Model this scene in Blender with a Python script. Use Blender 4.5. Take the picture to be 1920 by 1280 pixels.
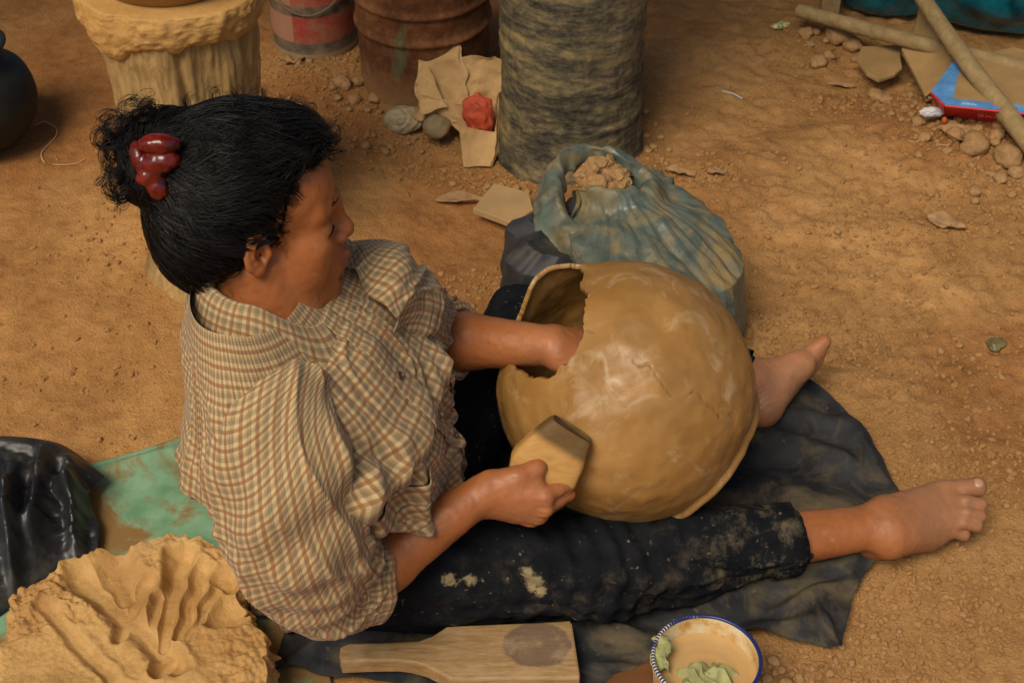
import bpy, math, random
import numpy as np
from mathutils import Vector, Matrix

for _o in list(bpy.data.objects):
    bpy.data.objects.remove(_o)
SC = bpy.context.scene
COL = SC.collection
RNG = np.random.default_rng(7)
random.seed(7)

# ------------------------------------------------------------------ camera
CAM_H, CAM_F, CAM_T = 1.65, 2860.0, math.radians(40)
cam_d = bpy.data.cameras.new('camera')
cam = bpy.data.objects.new('camera', cam_d)
COL.objects.link(cam)
cam.location = (0, 0, CAM_H)
cam.rotation_euler = (math.radians(50), 0, 0)
cam_d.sensor_width = 36
cam_d.lens = CAM_F / 1920 * 36
cam_d.clip_start = 0.05
cam_d.clip_end = 500
cam_d.dof.use_dof = True
cam_d.dof.focus_distance = 1.98
cam_d.dof.aperture_fstop = 15.0
SC.camera = cam

# ------------------------------------------------------------------ sky, sun, exposure
SUN_EL, SUN_ROT = math.radians(54), math.radians(212)
world = bpy.data.worlds.new('World')
SC.world = world
world.use_nodes = True
wn = world.node_tree.nodes
wn.clear()
sky = wn.new('ShaderNodeTexSky')
sky.sky_type = 'NISHITA'
sky.sun_disc = False
sky.sun_elevation = SUN_EL
sky.sun_rotation = SUN_ROT
sky.air_density = 1.0
sky.dust_density = 4.0
sky.ozone_density = 1.0
bg = wn.new('ShaderNodeBackground')
bg.inputs['Strength'].default_value = 0.05
wo = wn.new('ShaderNodeOutputWorld')
world.node_tree.links.new(sky.outputs[0], bg.inputs[0])
world.node_tree.links.new(bg.outputs[0], wo.inputs[0])
sun_d = bpy.data.lights.new('sun', 'SUN')
sun_d.energy = 1.5
sun_d.angle = math.radians(28)
sun_d.color = (1.0, 0.885, 0.69)
sun = bpy.data.objects.new('sun', sun_d)
COL.objects.link(sun)
_sd = Vector((math.sin(SUN_ROT) * math.cos(SUN_EL), math.cos(SUN_ROT) * math.cos(SUN_EL), math.sin(SUN_EL)))
sun.rotation_euler = _sd.to_track_quat('Z', 'Y').to_euler()
SC.view_settings.view_transform = 'Standard'
SC.view_settings.look = 'None'
SC.view_settings.exposure = 0.74
SC.view_settings.gamma = 1.0
SC.cycles.use_denoising = True
SC.cycles.max_bounces = 6
SC.cycles.diffuse_bounces = 3
SC.cycles.glossy_bounces = 3
SC.cycles.transmission_bounces = 4
SC.cycles.sample_clamp_indirect = 4

# ------------------------------------------------------------------ helpers
_c, _s = math.cos(CAM_T), math.sin(CAM_T)

def P(px, py, z):
    """world point at height z that the photograph shows at pixel px, py"""
    u, v = (px - 960) / CAM_F, (640 - py) / CAM_F
    d = np.array([u, _c + _s * v, -_s + _c * v])
    t = (CAM_H - z) / -d[2]
    return np.array([0, 0, CAM_H]) + d * t

def Py(px, py, y):
    """world point at depth y along a pixel's ray"""
    u, v = (px - 960) / CAM_F, (640 - py) / CAM_F
    d = np.array([u, _c + _s * v, -_s + _c * v])
    return np.array([0, 0, CAM_H]) + d * (y / d[1])

RT, UP, TC = np.array([1., 0, 0]), np.array([0, _s, _c]), np.array([0, -_c, _s])

def _st(a, axis=0):
    return np.stack(np.broadcast_arrays(*a), axis)

def unit(v):
    v = np.asarray(v, float)
    return v / np.linalg.norm(v)

def sstep(a, b, x):
    t = np.clip((x - a) / (b - a), 0, 1)
    return t * t * (3 - 2 * t)

def _hash(i, j, k, seed):
    h = (i.astype(np.int64) * 374761393 + j.astype(np.int64) * 668265263 + k.astype(np.int64) * 2147483647 + seed * 1274126177) & 0xFFFFFFFF
    h = ((h ^ (h >> 13)) * 1274126177) & 0xFFFFFFFF
    h = ((h ^ (h >> 16)) * 1103515245) & 0xFFFFFFFF
    return ((h ^ (h >> 15)) & 0xFFFFFF) / float(0xFFFFFF)

def noise(p, seed=0):
    p = np.asarray(p, float)
    f = np.floor(p)
    i = f.astype(np.int64)
    t = p - f
    t = t * t * t * (t * (t * 6 - 15) + 10)
    r = 0
    for a in (0, 1):
        wx = t[..., 0] if a else 1 - t[..., 0]
        for b in (0, 1):
            wy = t[..., 1] if b else 1 - t[..., 1]
            for c in (0, 1):
                wz = t[..., 2] if c else 1 - t[..., 2]
                r = r + wx * wy * wz * _hash(i[..., 0] + a, i[..., 1] + b, i[..., 2] + c, seed)
    return r * 2 - 1

def fbm(p, octv=4, seed=0, gain=0.5):
    p = np.asarray(p, float)
    a, r = 1.0, 0
    for o in range(octv):
        r = r + a * noise(p * 2 ** o + 17.3 * o, seed + o)
        a *= gain
    return r

def p2(x, y, z=0.0):
    x, y = np.broadcast_arrays(np.asarray(x, float), np.asarray(y, float))
    return np.stack([x, y, np.full_like(x, z)], -1)

def worley(p, seed=0):
    """F1 and F2-F1 of 2D/3D points (cell noise)"""
    p = np.asarray(p, float)
    i = np.floor(p).astype(np.int64)
    f1 = np.full(p.shape[:-1], 9.0)
    f2 = np.full(p.shape[:-1], 9.0)
    for a in (-1, 0, 1):
        for b in (-1, 0, 1):
            for c in (-1, 0, 1):
                q = i + np.array([a, b, c])
                o = np.stack([_hash(q[..., 0], q[..., 1], q[..., 2], seed + s) for s in (0, 1, 2)], -1)
                d = np.linalg.norm(q + o - p, axis=-1)
                f2 = np.minimum(f2, np.maximum(f1, d))
                f1 = np.minimum(f1, d)
    return f1, f2 - f1

def crumple(p, seed=0, n=3):
    """faceted creased field: max of many random planes per scale, like crushed sheet"""
    r, a = 0, 1.0
    p = np.asarray(p, float)
    for o in range(n):
        w = p + 0.35 * np.stack([noise(p * 0.8 + 5 * s, seed + 31 * s) for s in range(3)], -1)
        f1, d = worley(w * 1.9 ** o, seed + 7 * o)
        r = r + a * (f1 - 0.5)
        a *= 0.5
    return r

def crease(p, seed=0, n=5, warp=.35):
    """sharp-edged folds of crushed film or paper: triangle waves in many directions"""
    p = np.asarray(p, float)
    r = np.random.default_rng(seed)
    w = p + warp * np.stack([noise(p * .7 + 9 * s, seed + 3 * s) for s in range(3)], -1)
    h = 0
    for i in range(n):
        d = r.normal(size=3); d /= np.linalg.norm(d)
        f = .55 * 1.42 ** i
        t = np.abs(((w @ d) * f + r.random()) % 1 - .5) * 4 - 1
        h = h + t * .8 / (1.42 ** i) * (0.55 + .45 * noise(p * .9 * f + 31 * i, seed + i))
    return h * .45

# ---- meshes
def make_mesh(name, V, F, uv=None, col=None, smooth=True):
    V = np.ascontiguousarray(np.asarray(V, float).reshape(-1, 3))
    me = bpy.data.meshes.new(name)
    me.vertices.add(len(V))
    me.vertices.foreach_set('co', V.ravel())
    if isinstance(F, np.ndarray):
        F = [F]
    elif len(F) and not isinstance(F[0], np.ndarray):
        by = {}
        for f in F:
            by.setdefault(len(f), []).append(f)
        F = [np.array(x) for x in by.values()]
    loops = np.concatenate([f.ravel() for f in F]).astype(np.int32)
    cnt = np.concatenate([np.full(len(f), f.shape[1]) for f in F]).astype(np.int32)
    me.loops.add(len(loops))
    me.loops.foreach_set('vertex_index', loops)
    me.polygons.add(len(cnt))
    me.polygons.foreach_set('loop_start', np.concatenate([[0], np.cumsum(cnt)[:-1]]).astype(np.int32))
    me.polygons.foreach_set('loop_total', cnt)
    me.polygons.foreach_set('use_smooth', np.full(len(cnt), bool(smooth)))
    if uv is not None:
        l = me.uv_layers.new(name='UVMap')
        l.data.foreach_set('uv', np.asarray(uv, np.float32)[loops].ravel())
    if col is not None:
        a = me.color_attributes.new('tint', 'FLOAT_COLOR', 'POINT')
        c = np.ones((len(V), 4), np.float32)
        c[:, :3] = np.asarray(col, np.float32).reshape(len(V), -1)
        a.data.foreach_set('color', c.ravel())
    me.update(calc_edges=True)
    me.validate()
    return me

def obj(name, V, F, mat, parent=None, **kw):
    me = make_mesh(name, V, F, **kw)
    if mat is not None:
        me.materials.append(mat)
    o = bpy.data.objects.new(name, me)
    COL.objects.link(o)
    if parent is not None:
        put_in(o, parent)
    return o

def put_in(o, parent):
    o.parent = parent
    if parent.type == 'EMPTY':
        o.matrix_parent_inverse = Matrix.Translation(-Vector(parent.location))

def empty(name, loc):
    o = bpy.data.objects.new(name, None)
    o.empty_display_size = 0.05
    COL.objects.link(o)
    o.location = [float(x) for x in loc]
    return o

def tag(o, label=None, cat=None, group=None, kind=None):
    if label: o['label'] = label
    if cat: o['category'] = cat
    if group: o['group'] = group
    if kind: o['kind'] = kind
    return o

def grid_faces(n, m, wrap_u=False, wrap_v=False):
    """n x m vertices, index i*m+j"""
    I = np.arange(n if wrap_u else n - 1)
    J = np.arange(m if wrap_v else m - 1)
    i, j = np.meshgrid(I, J, indexing='ij')
    i2, j2 = (i + 1) % n, (j + 1) % m
    return np.stack([i * m + j, i2 * m + j, i2 * m + j2, i * m + j2], -1).reshape(-1, 4)

def cat(parts):
    """join (V,F) pieces into one mesh"""
    Vs, Fs, n = [], {}, 0
    for V, F in parts:
        V = np.asarray(V, float).reshape(-1, 3)
        for f in (F if isinstance(F, list) else [F]):
            f = np.asarray(f)
            Fs.setdefault(f.shape[1], []).append(f + n)
        Vs.append(V)
        n += len(V)
    return np.concatenate(Vs), [np.concatenate(x) for x in Fs.values()]

def grid_normals(X):
    """X (n,m,3) -> unit normals"""
    du = np.gradient(X, axis=0)
    dv = np.gradient(X, axis=1)
    n = np.cross(du, dv)
    return n / np.maximum(np.linalg.norm(n, axis=-1, keepdims=True), 1e-9)

def resample(pts, n, smooth=True):
    pts = np.asarray(pts, float)
    d = np.concatenate([[0], np.cumsum(np.linalg.norm(np.diff(pts, axis=0), axis=1))])
    t = np.linspace(0, d[-1], n)
    if smooth and len(pts) > 2:
        m = np.gradient(pts, d, axis=0)
        k = np.clip(np.searchsorted(d, t, side='right') - 1, 0, len(d) - 2)
        h = (d[k + 1] - d[k])[:, None]
        s = ((t - d[k])[:, None]) / h
        return (2*s**3 - 3*s**2 + 1) * pts[k] + (s**3 - 2*s**2 + s) * h * m[k] + (-2*s**3 + 3*s**2) * pts[k+1] + (s**3 - s**2) * h * m[k+1]
    return np.stack([np.interp(t, d, pts[:, c]) for c in range(pts.shape[1])], -1)

def frames(path, ref=(0, 0, 1)):
    T = np.gradient(path, axis=0)
    T /= np.linalg.norm(T, axis=1, keepdims=True)
    N = np.zeros_like(T)
    r = np.asarray(ref, float)
    if abs(T[0] @ r) > 0.95:
        r = np.array([1., 0, 0])
    n = r - T[0] * (T[0] @ r)
    for i in range(len(T)):
        n = n - T[i] * (T[i] @ n)
        n /= np.linalg.norm(n)
        N[i] = n
    return T, N, np.cross(T, N)

def tube(path, rad, sides=8, cap=True, ref=(0, 0, 1), squash=1.0):
    path = np.asarray(path, float)
    T, N, B = frames(path, ref)
    rad = np.broadcast_to(np.asarray(rad, float), (len(path),))
    a = np.linspace(0, 2 * math.pi, sides, endpoint=False)
    X = path[:, None] + rad[:, None, None] * (np.cos(a)[None, :, None] * N[:, None] * squash + np.sin(a)[None, :, None] * B[:, None])
    V = X.reshape(-1, 3)
    F = [grid_faces(len(path), sides, wrap_v=True)]
    if cap and sides >= 3:
        n = len(V)
        V = np.concatenate([V, path[:1], path[-1:]])
        j = np.arange(sides)
        e = (len(path) - 1) * sides
        F.append(np.concatenate([np.stack([np.full(sides, n), (j + 1) % sides, j], -1),
                                 np.stack([np.full(sides, n + 1), e + j, e + (j + 1) % sides], -1)]))
    return V, F

def coons(top, bottom, left, right, n, m):
    """3D Coons patch. top/bottom run left->right, left/right run top->bottom. returns (n,m,3): n along, m down"""
    t, b = resample(top, n), resample(bottom, n)
    l, r = resample(left, m), resample(right, m)
    u = np.linspace(0, 1, n)[:, None, None]
    v = np.linspace(0, 1, m)[None, :, None]
    C = (1 - v) * t[:, None] + v * b[:, None] + (1 - u) * l[None] + u * r[None]
    C -= (1-u)*(1-v)*t[0] + u*(1-v)*t[-1] + (1-u)*v*b[0] + u*v*b[-1]
    return C

def sheet(X, thick):
    """give a grid surface (n,m,3) real thickness"""
    n, m = X.shape[:2]
    N = grid_normals(X)
    V = np.concatenate([(X + N * thick / 2).reshape(-1, 3), (X - N * thick / 2).reshape(-1, 3)])
    F = grid_faces(n, m)
    G = F[:, ::-1] + n * m
    idx = np.arange(n * m).reshape(n, m)
    loop = np.concatenate([idx[:-1, 0], idx[-1, :-1], idx[1:, -1][::-1], idx[0, 1:][::-1]])
    nx = np.roll(loop, -1)
    S = np.stack([nx, loop, loop + n * m, nx + n * m], -1)
    return V, np.concatenate([F, G, S])

def extrude_poly(pts, z0, z1, bevel=0.0, jitter=0.0):
    """prism from a ground outline (list of xy), top edge bevelled"""
    pts = np.asarray(pts, float)[:, :2]
    n = len(pts)
    c = pts.mean(0)
    def ring(sc, z):
        e = np.roll(pts, -1, 0) - np.roll(pts, 1, 0)
        nn = np.stack([e[:, 1], -e[:, 0]], -1)
        nn /= np.linalg.norm(nn, axis=1, keepdims=True)
        area = 0.5 * np.sum(pts[:, 0] * np.roll(pts[:, 1], -1) - np.roll(pts[:, 0], -1) * pts[:, 1])
        nn *= np.sign(area)
        return np.concatenate([pts - nn * sc, np.full((n, 1), z)], 1)
    R = [ring(bevel, z0), ring(0, z0 + bevel), ring(0, z1 - bevel), ring(bevel * 0.3, z1 - bevel * 0.3), ring(bevel, z1)]
    V = np.concatenate(R)
    F = [grid_faces(len(R), n, wrap_v=True)[:, ::-1], ]
    top = np.arange(n)[None] + (len(R) - 1) * n
    bot = np.arange(n)[None, ::-1]
    return V, F + [top, bot]

# ---- signed distance surfaces (blocks of samples near the surface -> surface nets)
def d_cone(p, a, b, r1, r2):
    ba = b - a
    l2 = ba @ ba
    t = np.clip(((p - a) @ ba) / l2, 0, 1)
    q = p - a - t[..., None] * ba
    return np.sqrt((q * q).sum(-1)) - (r1 + (r2 - r1) * t)

def d_ell(p, c, r, R):
    q = (p - c) @ R if R is not None else p - c
    k0 = np.sqrt(((q / r) ** 2).sum(-1))
    k1 = np.sqrt(((q / (r * r)) ** 2).sum(-1))
    return np.where(k1 > 1e-9, k0 * (k0 - 1) / np.maximum(k1, 1e-9), -r.min())

class Field:
    def __init__(self):
        self.ops = []
    def cone(self, a, b, r1, r2=None, k=0.01, sub=False):
        a, b = np.asarray(a, float), np.asarray(b, float)
        r2 = r1 if r2 is None else r2
        if np.linalg.norm(b - a) < 1e-6:
            b = b + 1e-5
        c = (a + b) / 2
        self.ops.append((lambda p: d_cone(p, a, b, r1, r2), k, c, np.linalg.norm(b - a) / 2 + max(r1, r2), sub))
    def chain(self, pts, rad, k=0.01):
        for i in range(len(pts) - 1):
            self.cone(pts[i], pts[i + 1], rad[i], rad[i + 1], k if i == 0 else min(k, 0.006))
    def ell(self, c, r, R=None, k=0.01, sub=False):
        c, r = np.asarray(c, float), np.asarray(r, float)
        self.ops.append((lambda p: d_ell(p, c, r, R), k, c, r.max(), sub))
    def plane_cut(self, fn, k=0.01):
        self.ops.append((fn, k, None, 1e9, 'cut'))
    def at(self, p, ops=None):
        d = np.full(p.shape[:-1], 1.0)
        for fn, k, c, r, sub in (self.ops if ops is None else ops):
            e = fn(p)
            if sub == 'cut':
                e = -e
                h = np.maximum(k - np.abs(d - e), 0) / k
                d = np.maximum(d, e) + h * h * k / 4
            elif sub:
                h = np.maximum(k - np.abs(d + e), 0) / k
                d = np.maximum(d, -e) + h * h * k / 4
            else:
                h = np.maximum(k - np.abs(d - e), 0) / k
                d = np.minimum(d, e) - h * h * k / 4
        return d
    def mesh(self, h, lo=None, hi=None, disp=None):
        adds = [o for o in self.ops if o[4] is False]
        lo = np.min([o[2] - o[3] for o in adds], 0) - 3 * h if lo is None else np.asarray(lo, float)
        hi = np.max([o[2] + o[3] for o in adds], 0) + 3 * h if hi is None else np.asarray(hi, float)
        B = 14
        nb = np.ceil((hi - lo) / (B * h)).astype(int)
        keys, verts, quads = [], [], []
        ar = np.arange(-1, B + 1)
        S = B + 2
        gx, gy, gz = np.meshgrid(ar, ar, ar, indexing='ij')
        loc = np.stack([gx, gy, gz], -1) * h
        brad = B * h * 0.87 + 2 * h
        opc = np.array([o[2] if o[2] is not None else (0, 0, 0) for o in self.ops])
        opr = np.array([(o[3] + brad + max(o[1], 0.01)) if o[2] is not None else 1e9 for o in self.ops])
        addm = np.array([o[4] is False for o in self.ops])
        cen = lo + (np.stack(np.meshgrid(*[np.arange(x) for x in nb], indexing='ij'), -1).reshape(-1, 3) + 0.5) * B * h
        big = 1 << 20
        for c in cen:
            hit = ((opc - c) ** 2).sum(1) < opr * opr
            if not (hit & addm).any():
                continue
            ops = [self.ops[k] for k in np.nonzero(hit)[0]]
            dc = self.at(c[None], ops)[0]
            if abs(dc) > brad * 1.6 + 0.01:
                continue
            o0 = c - B * h / 2
            D = self.at(o0 + loc, ops)
            if disp is not None:
                D = D + disp(o0 + loc)
            ins = D < 0
            if ins.all() or not ins.any():
                continue
            gi = np.round((o0 - lo) / h).astype(np.int64)
            # cells
            cnt = 0
            pos = np.zeros((S - 1, S - 1, S - 1, 3))
            for ax in range(3):
                sl0 = [slice(None)] * 3
                sl1 = [slice(None)] * 3
                sl0[ax], sl1[ax] = slice(0, -1), slice(1, None)
                d0, d1 = D[tuple(sl0)], D[tuple(sl1)]
                cr = (d0 < 0) != (d1 < 0)
                t = np.where(cr, d0 / np.where(cr, d0 - d1, 1), 0)
                oth = [a for a in range(3) if a != ax]
                for e in range(4):
                    off = [0, 0]
                    off = [e & 1, e >> 1]
                    s = [slice(None)] * 3
                    s[oth[0]] = slice(off[0], S - 1 + off[0])
                    s[oth[1]] = slice(off[1], S - 1 + off[1])
                    c_, t_ = cr[tuple(s)], t[tuple(s)]
                    cnt = cnt + c_
                    pos[..., ax] += c_ * t_
                    pos[..., oth[0]] += c_ * off[0]
                    pos[..., oth[1]] += c_ * off[1]
            act = cnt > 0
            ii = np.argwhere(act)
            if not len(ii):
                continue
            g = ii + gi - 1
            keys.append((g[:, 0] + 8) * big * big + (g[:, 1] + 8) * big + g[:, 2] + 8)
            verts.append(lo + (g + pos[act] / cnt[act][:, None]) * h)
            for ax in range(3):
                o1, o2 = [(1, 2), (2, 0), (0, 1)][ax]
                A = ins[1:B + 1, 1:B + 1, 1:B + 1]
                s = [slice(1, B + 1)] * 3
                s[ax] = slice(2, B + 2)
                Bn = ins[tuple(s)]
                e = np.argwhere(A != Bn)
                if not len(e):
                    continue
                fl = A[e[:, 0], e[:, 1], e[:, 2]]
                base = e + gi
                q = []
                for da, db in ((0, 0), (1, 0), (1, 1), (0, 1)):
                    k_ = base.copy()
                    k_[:, o1] -= da
                    k_[:, o2] -= db
                    q.append((k_[:, 0] + 8) * big * big + (k_[:, 1] + 8) * big + k_[:, 2] + 8)
                q = np.stack(q, -1)
                q[~fl] = q[~fl][:, ::-1]
                quads.append(q)
        K = np.concatenate(keys)
        V = np.concatenate(verts)
        Q = np.concatenate(quads)
        uk, first = np.unique(K, return_index=True)
        ix = np.searchsorted(uk, Q)
        ok = (uk[np.minimum(ix, len(uk) - 1)] == Q).all(1)
        return V[first], ix[ok]

def relax(V, F, it=2, w=0.5):
    E = np.concatenate([F[:, [i, (i + 1) % F.shape[1]]] for i in range(F.shape[1])])
    for _ in range(it):
        S = np.zeros_like(V)
        n = np.zeros(len(V))
        for a, b in ((0, 1), (1, 0)):
            for c in range(3):
                S[:, c] += np.bincount(E[:, a], V[E[:, b], c], len(V))
            n += np.bincount(E[:, a], minlength=len(V))
        V = V + w * (S / np.maximum(n, 1)[:, None] - V)
    return V

def vnormals(V, F):
    n = np.cross(V[F[:, 2]] - V[F[:, 0]], V[F[:, 3 % F.shape[1]]] - V[F[:, 1]]) if F.shape[1] == 4 else np.cross(V[F[:, 1]] - V[F[:, 0]], V[F[:, 2]] - V[F[:, 0]])
    N = np.zeros_like(V)
    for j in range(F.shape[1]):
        for c in range(3):
            N[:, c] += np.bincount(F[:, j], n[:, c], len(V))
    return N / np.maximum(np.linalg.norm(N, axis=1, keepdims=True), 1e-12)

def ico(sub=1):
    t = (1 + 5 ** .5) / 2
    V = np.array([(-1,t,0),(1,t,0),(-1,-t,0),(1,-t,0),(0,-1,t),(0,1,t),(0,-1,-t),(0,1,-t),(t,0,-1),(t,0,1),(-t,0,-1),(-t,0,1)], float)
    F = np.array([(0,11,5),(0,5,1),(0,1,7),(0,7,10),(0,10,11),(1,5,9),(5,11,4),(11,10,2),(10,7,6),(7,1,8),(3,9,4),(3,4,2),(3,2,6),(3,6,8),(3,8,9),(4,9,5),(2,4,11),(6,2,10),(8,6,7),(9,8,1)])
    V /= np.linalg.norm(V, axis=1, keepdims=True)
    for _ in range(sub):
        mid, V, nf = {}, list(V), []
        def m(a, b):
            k = (min(a, b), max(a, b))
            if k not in mid:
                mid[k] = len(V)
                V.append(unit(V[a] + V[b]))
            return mid[k]
        for a, b, c in F:
            x, y, z = m(a, b), m(b, c), m(c, a)
            nf += [(a, x, z), (b, y, x), (c, z, y), (x, y, z)]
        V, F = np.array(V), np.array(nf)
    return V, F

ICO1, ICO2, ICO0 = ico(1), ico(2), ico(0)

def clod(r, seed, sub=2, rough=0.28, flat=0.75):
    V, F = ico(sub)
    d = 1 + rough * fbm(V * 1.3 + seed * 3.7, 3, seed)
    V = V * d[:, None] * np.array([1, 0.8 + 0.25 * ((seed * 7) % 10) / 10, flat]) * r
    return V, F

# ---- materials
class Mat:
    def __init__(self, name, rough=0.8, spec=0.3):
        self.m = bpy.data.materials.new(name)
        self.m.use_nodes = True
        self.nt = self.m.node_tree
        self.n = self.nt.nodes
        self.b = self.n['Principled BSDF']
        self.b.inputs['Roughness'].default_value = rough
        self.b.inputs['Specular IOR Level'].default_value = spec
        self._co = None
    def L(self, a, b):
        self.nt.links.new(a, b)
    def node(self, t, **kw):
        n = self.n.new(t)
        for k, v in kw.items():
            setattr(n, k, v)
        return n
    def coord(self, kind='Object', scale=None):
        if self._co is None:
            self._co = self.node('ShaderNodeTexCoord')
        o = self._co.outputs[kind]
        if scale is not None:
            mp = self.node('ShaderNodeMapping')
            mp.inputs['Scale'].default_value = scale
            self.L(o, mp.inputs['Vector'])
            o = mp.outputs[0]
        return o
    def noise(self, scale, detail=4, rough=0.55, vec=None, dist=0.0, kind='Object'):
        t = self.node('ShaderNodeTexNoise')
        t.inputs['Scale'].default_value = scale
        t.inputs['Detail'].default_value = detail
        t.inputs['Roughness'].default_value = rough
        t.inputs['Distortion'].default_value = dist
        self.L(vec if vec is not None else self.coord(kind), t.inputs['Vector'])
        return t.outputs['Fac']
    def voro(self, scale, vec=None, feature='F1', rnd=1.0):
        t = self.node('ShaderNodeTexVoronoi', feature=feature)
        t.inputs['Scale'].default_value = scale
        t.inputs['Randomness'].default_value = rnd
        self.L(vec if vec is not None else self.coord(), t.inputs['Vector'])
        return t.outputs['Distance']
    def ramp(self, fac, stops, interp='LINEAR'):
        r = self.node('ShaderNodeValToRGB')
        r.color_ramp.interpolation = interp
        el = r.color_ramp.elements
        while len(el) < len(stops):
            el.new(0.5)
        for e, (p, c) in zip(el, stops):
            e.position = p
            e.color = (*(c if hasattr(c, '__len__') else (c, c, c)), 1)
        self.L(fac, r.inputs[0])
        return r.outputs[0]
    def math(self, op, a, b=None, c=None, clamp=False):
        n = self.node('ShaderNodeMath', operation=op, use_clamp=clamp)
        for i, x in enumerate((a, b, c)):
            if x is None:
                continue
            if isinstance(x, (int, float)):
                n.inputs[i].default_value = x
            else:
                self.L(x, n.inputs[i])
        return n.outputs[0]
    def mix(self, fac, a, b, mode='MIX'):
        n = self.node('ShaderNodeMix', data_type='RGBA', blend_type=mode)
        for i, x in ((0, fac), (6, a), (7, b)):
            if isinstance(x, (int, float)) and i == 0:
                n.inputs[0].default_value = x
            elif isinstance(x, tuple):
                n.inputs[i].default_value = (*x, 1)
            else:
                self.L(x, n.inputs[i])
        return n.outputs[2]
    def color(self, c):
        if isinstance(c, tuple):
            self.b.inputs['Base Color'].default_value = (*c, 1)
        else:
            self.L(c, self.b.inputs['Base Color'])
    def rough(self, r):
        if isinstance(r, (int, float)):
            self.b.inputs['Roughness'].default_value = r
        else:
            self.L(r, self.b.inputs['Roughness'])
    def bump(self, h, strength=0.3, dist=0.01):
        n = self.node('ShaderNodeBump')
        n.inputs['Strength'].default_value = strength
        n.inputs['Distance'].default_value = dist
        self.L(h, n.inputs['Height'])
        if self.b.inputs['Normal'].is_linked:
            self.L(self.b.inputs['Normal'].links[0].from_socket, n.inputs['Normal'])
        self.L(n.outputs[0], self.b.inputs['Normal'])
    def attr(self, name='tint'):
        a = self.node('ShaderNodeAttribute', attribute_name=name)
        return a.outputs['Color']
    def sep(self, v):
        s = self.node('ShaderNodeSeparateXYZ')
        self.L(v, s.inputs[0])
        return s.outputs

# ------------------------------------------------------------------ materials
def earth_mat(name, dark, mid, pale, scale=1.0, bump=0.5, rough=0.95, tint=False):
    M = Mat(name, rough, 0.15)
    n1 = M.noise(5 * scale, 6, 0.6)
    n2 = M.noise(38 * scale, 5, 0.65)
    n3 = M.noise(240 * scale, 3, 0.6)
    f = M.math('ADD', M.math('MULTIPLY', n1, 0.40), M.math('ADD', M.math('MULTIPLY', n2, 0.32), M.math('MULTIPLY', n3, 0.28)))
    c = M.ramp(f, [(0.34, dark), (0.5, mid), (0.68, pale)])
    if tint:
        c = M.mix(1.0, c, M.attr(), 'MULTIPLY')
    M.color(c)
    M.bump(n2, bump, 0.006)
    M.bump(n3, bump * 1.5, 0.0022)
    return M

MAT = {}
MAT['ground'] = earth_mat('trampled_earth', (0.215, 0.106, 0.035), (0.365, 0.192, 0.068), (0.48, 0.280, 0.115), 1.0, 0.9, tint=True).m
MAT['clod'] = earth_mat('dry_clod', (0.27, 0.145, 0.055), (0.42, 0.245, 0.105), (0.53, 0.33, 0.16), 4.0, 0.5).m
MAT['crumb'] = earth_mat('loose_crumbs', (0.23, 0.115, 0.040), (0.37, 0.196, 0.074), (0.47, 0.275, 0.118), 6.0, 0.3).m
MAT['moist_clay'] = earth_mat('moist_clay', (0.38, 0.205, 0.066), (0.50, 0.295, 0.105), (0.58, 0.365, 0.15), 1.3, 0.28, 0.62, tint=True).m

def pot_mat():
    M = Mat('wet_pot_clay', 0.5, 0.4)
    n1 = M.noise(9, 5, 0.6)
    st = M.noise(14, 5, 0.65, M.coord('Object', (1, 1, 1)), 1.5)
    c = M.ramp(n1, [(0.3, (0.27, 0.132, 0.033)), (0.55, (0.325, 0.168, 0.046)), (0.75, (0.38, 0.21, 0.068))])
    c = M.mix(M.ramp(st, [(0.56, 0.0), (0.70, 0.65)]), c, (0.47, 0.345, 0.195))  # pale slip smears, whitened so the colour also carries a wet sheen
    c = M.mix(1.0, c, M.attr(), 'MULTIPLY')
    M.color(c)
    M.rough(M.ramp(M.noise(11, 4, 0.6, None, 1.0), [(0.42, 0.56), (0.62, 0.26)]))
    M.bump(M.noise(30, 4, 0.6, M.coord('Object', (1, 1, 0.5))), 0.25, 0.004)
    M.bump(M.noise(260, 3, 0.6), 0.2, 0.0008)
    return M.m
MAT['pot'] = pot_mat()

def skin_mat():
    M = Mat('skin', 0.42, 0.45)
    M.b.inputs['Subsurface Weight'].default_value = 0.12
    M.b.inputs['Subsurface Radius'].default_value = (0.012, 0.004, 0.002)
    M.b.inputs['Subsurface Scale'].default_value = 0.6
    n = M.noise(28, 5, 0.6)
    c = M.ramp(n, [(0.3, (0.82, 0.82, 0.82)), (0.7, (1.08, 1.06, 1.04))])
    dust = M.noise(60, 6, 0.7)
    c = M.mix(1.0, M.attr(), c, 'MULTIPLY')
    c = M.mix(M.ramp(dust, [(0.6, 0.0), (0.78, 0.30)]), c, (0.50, 0.36, 0.22))
    M.color(c)
    M.rough(M.ramp(M.noise(45, 4), [(0.35, 0.38), (0.65, 0.56)]))
    M.bump(M.noise(420, 3, 0.6), 0.18, 0.001)
    M.bump(M.noise(90, 4, 0.6), 0.12, 0.002)
    return M.m
MAT['skin'] = skin_mat()

def plain(name, col, rough=0.7, spec=0.3, bscale=None, bstr=0.2, bdist=0.002, var=0.0, vscale=20):
    M = Mat(name, rough, spec)
    if var:
        n = M.noise(vscale, 5, 0.6)
        M.color(M.ramp(n, [(0.3, tuple(x * (1 - var) for x in col)), (0.7, tuple(min(1, x * (1 + var)) for x in col))]))
    else:
        M.color(col)
    if bscale:
        M.bump(M.noise(bscale, 4, 0.6), bstr, bdist)
    return M.m

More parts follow.
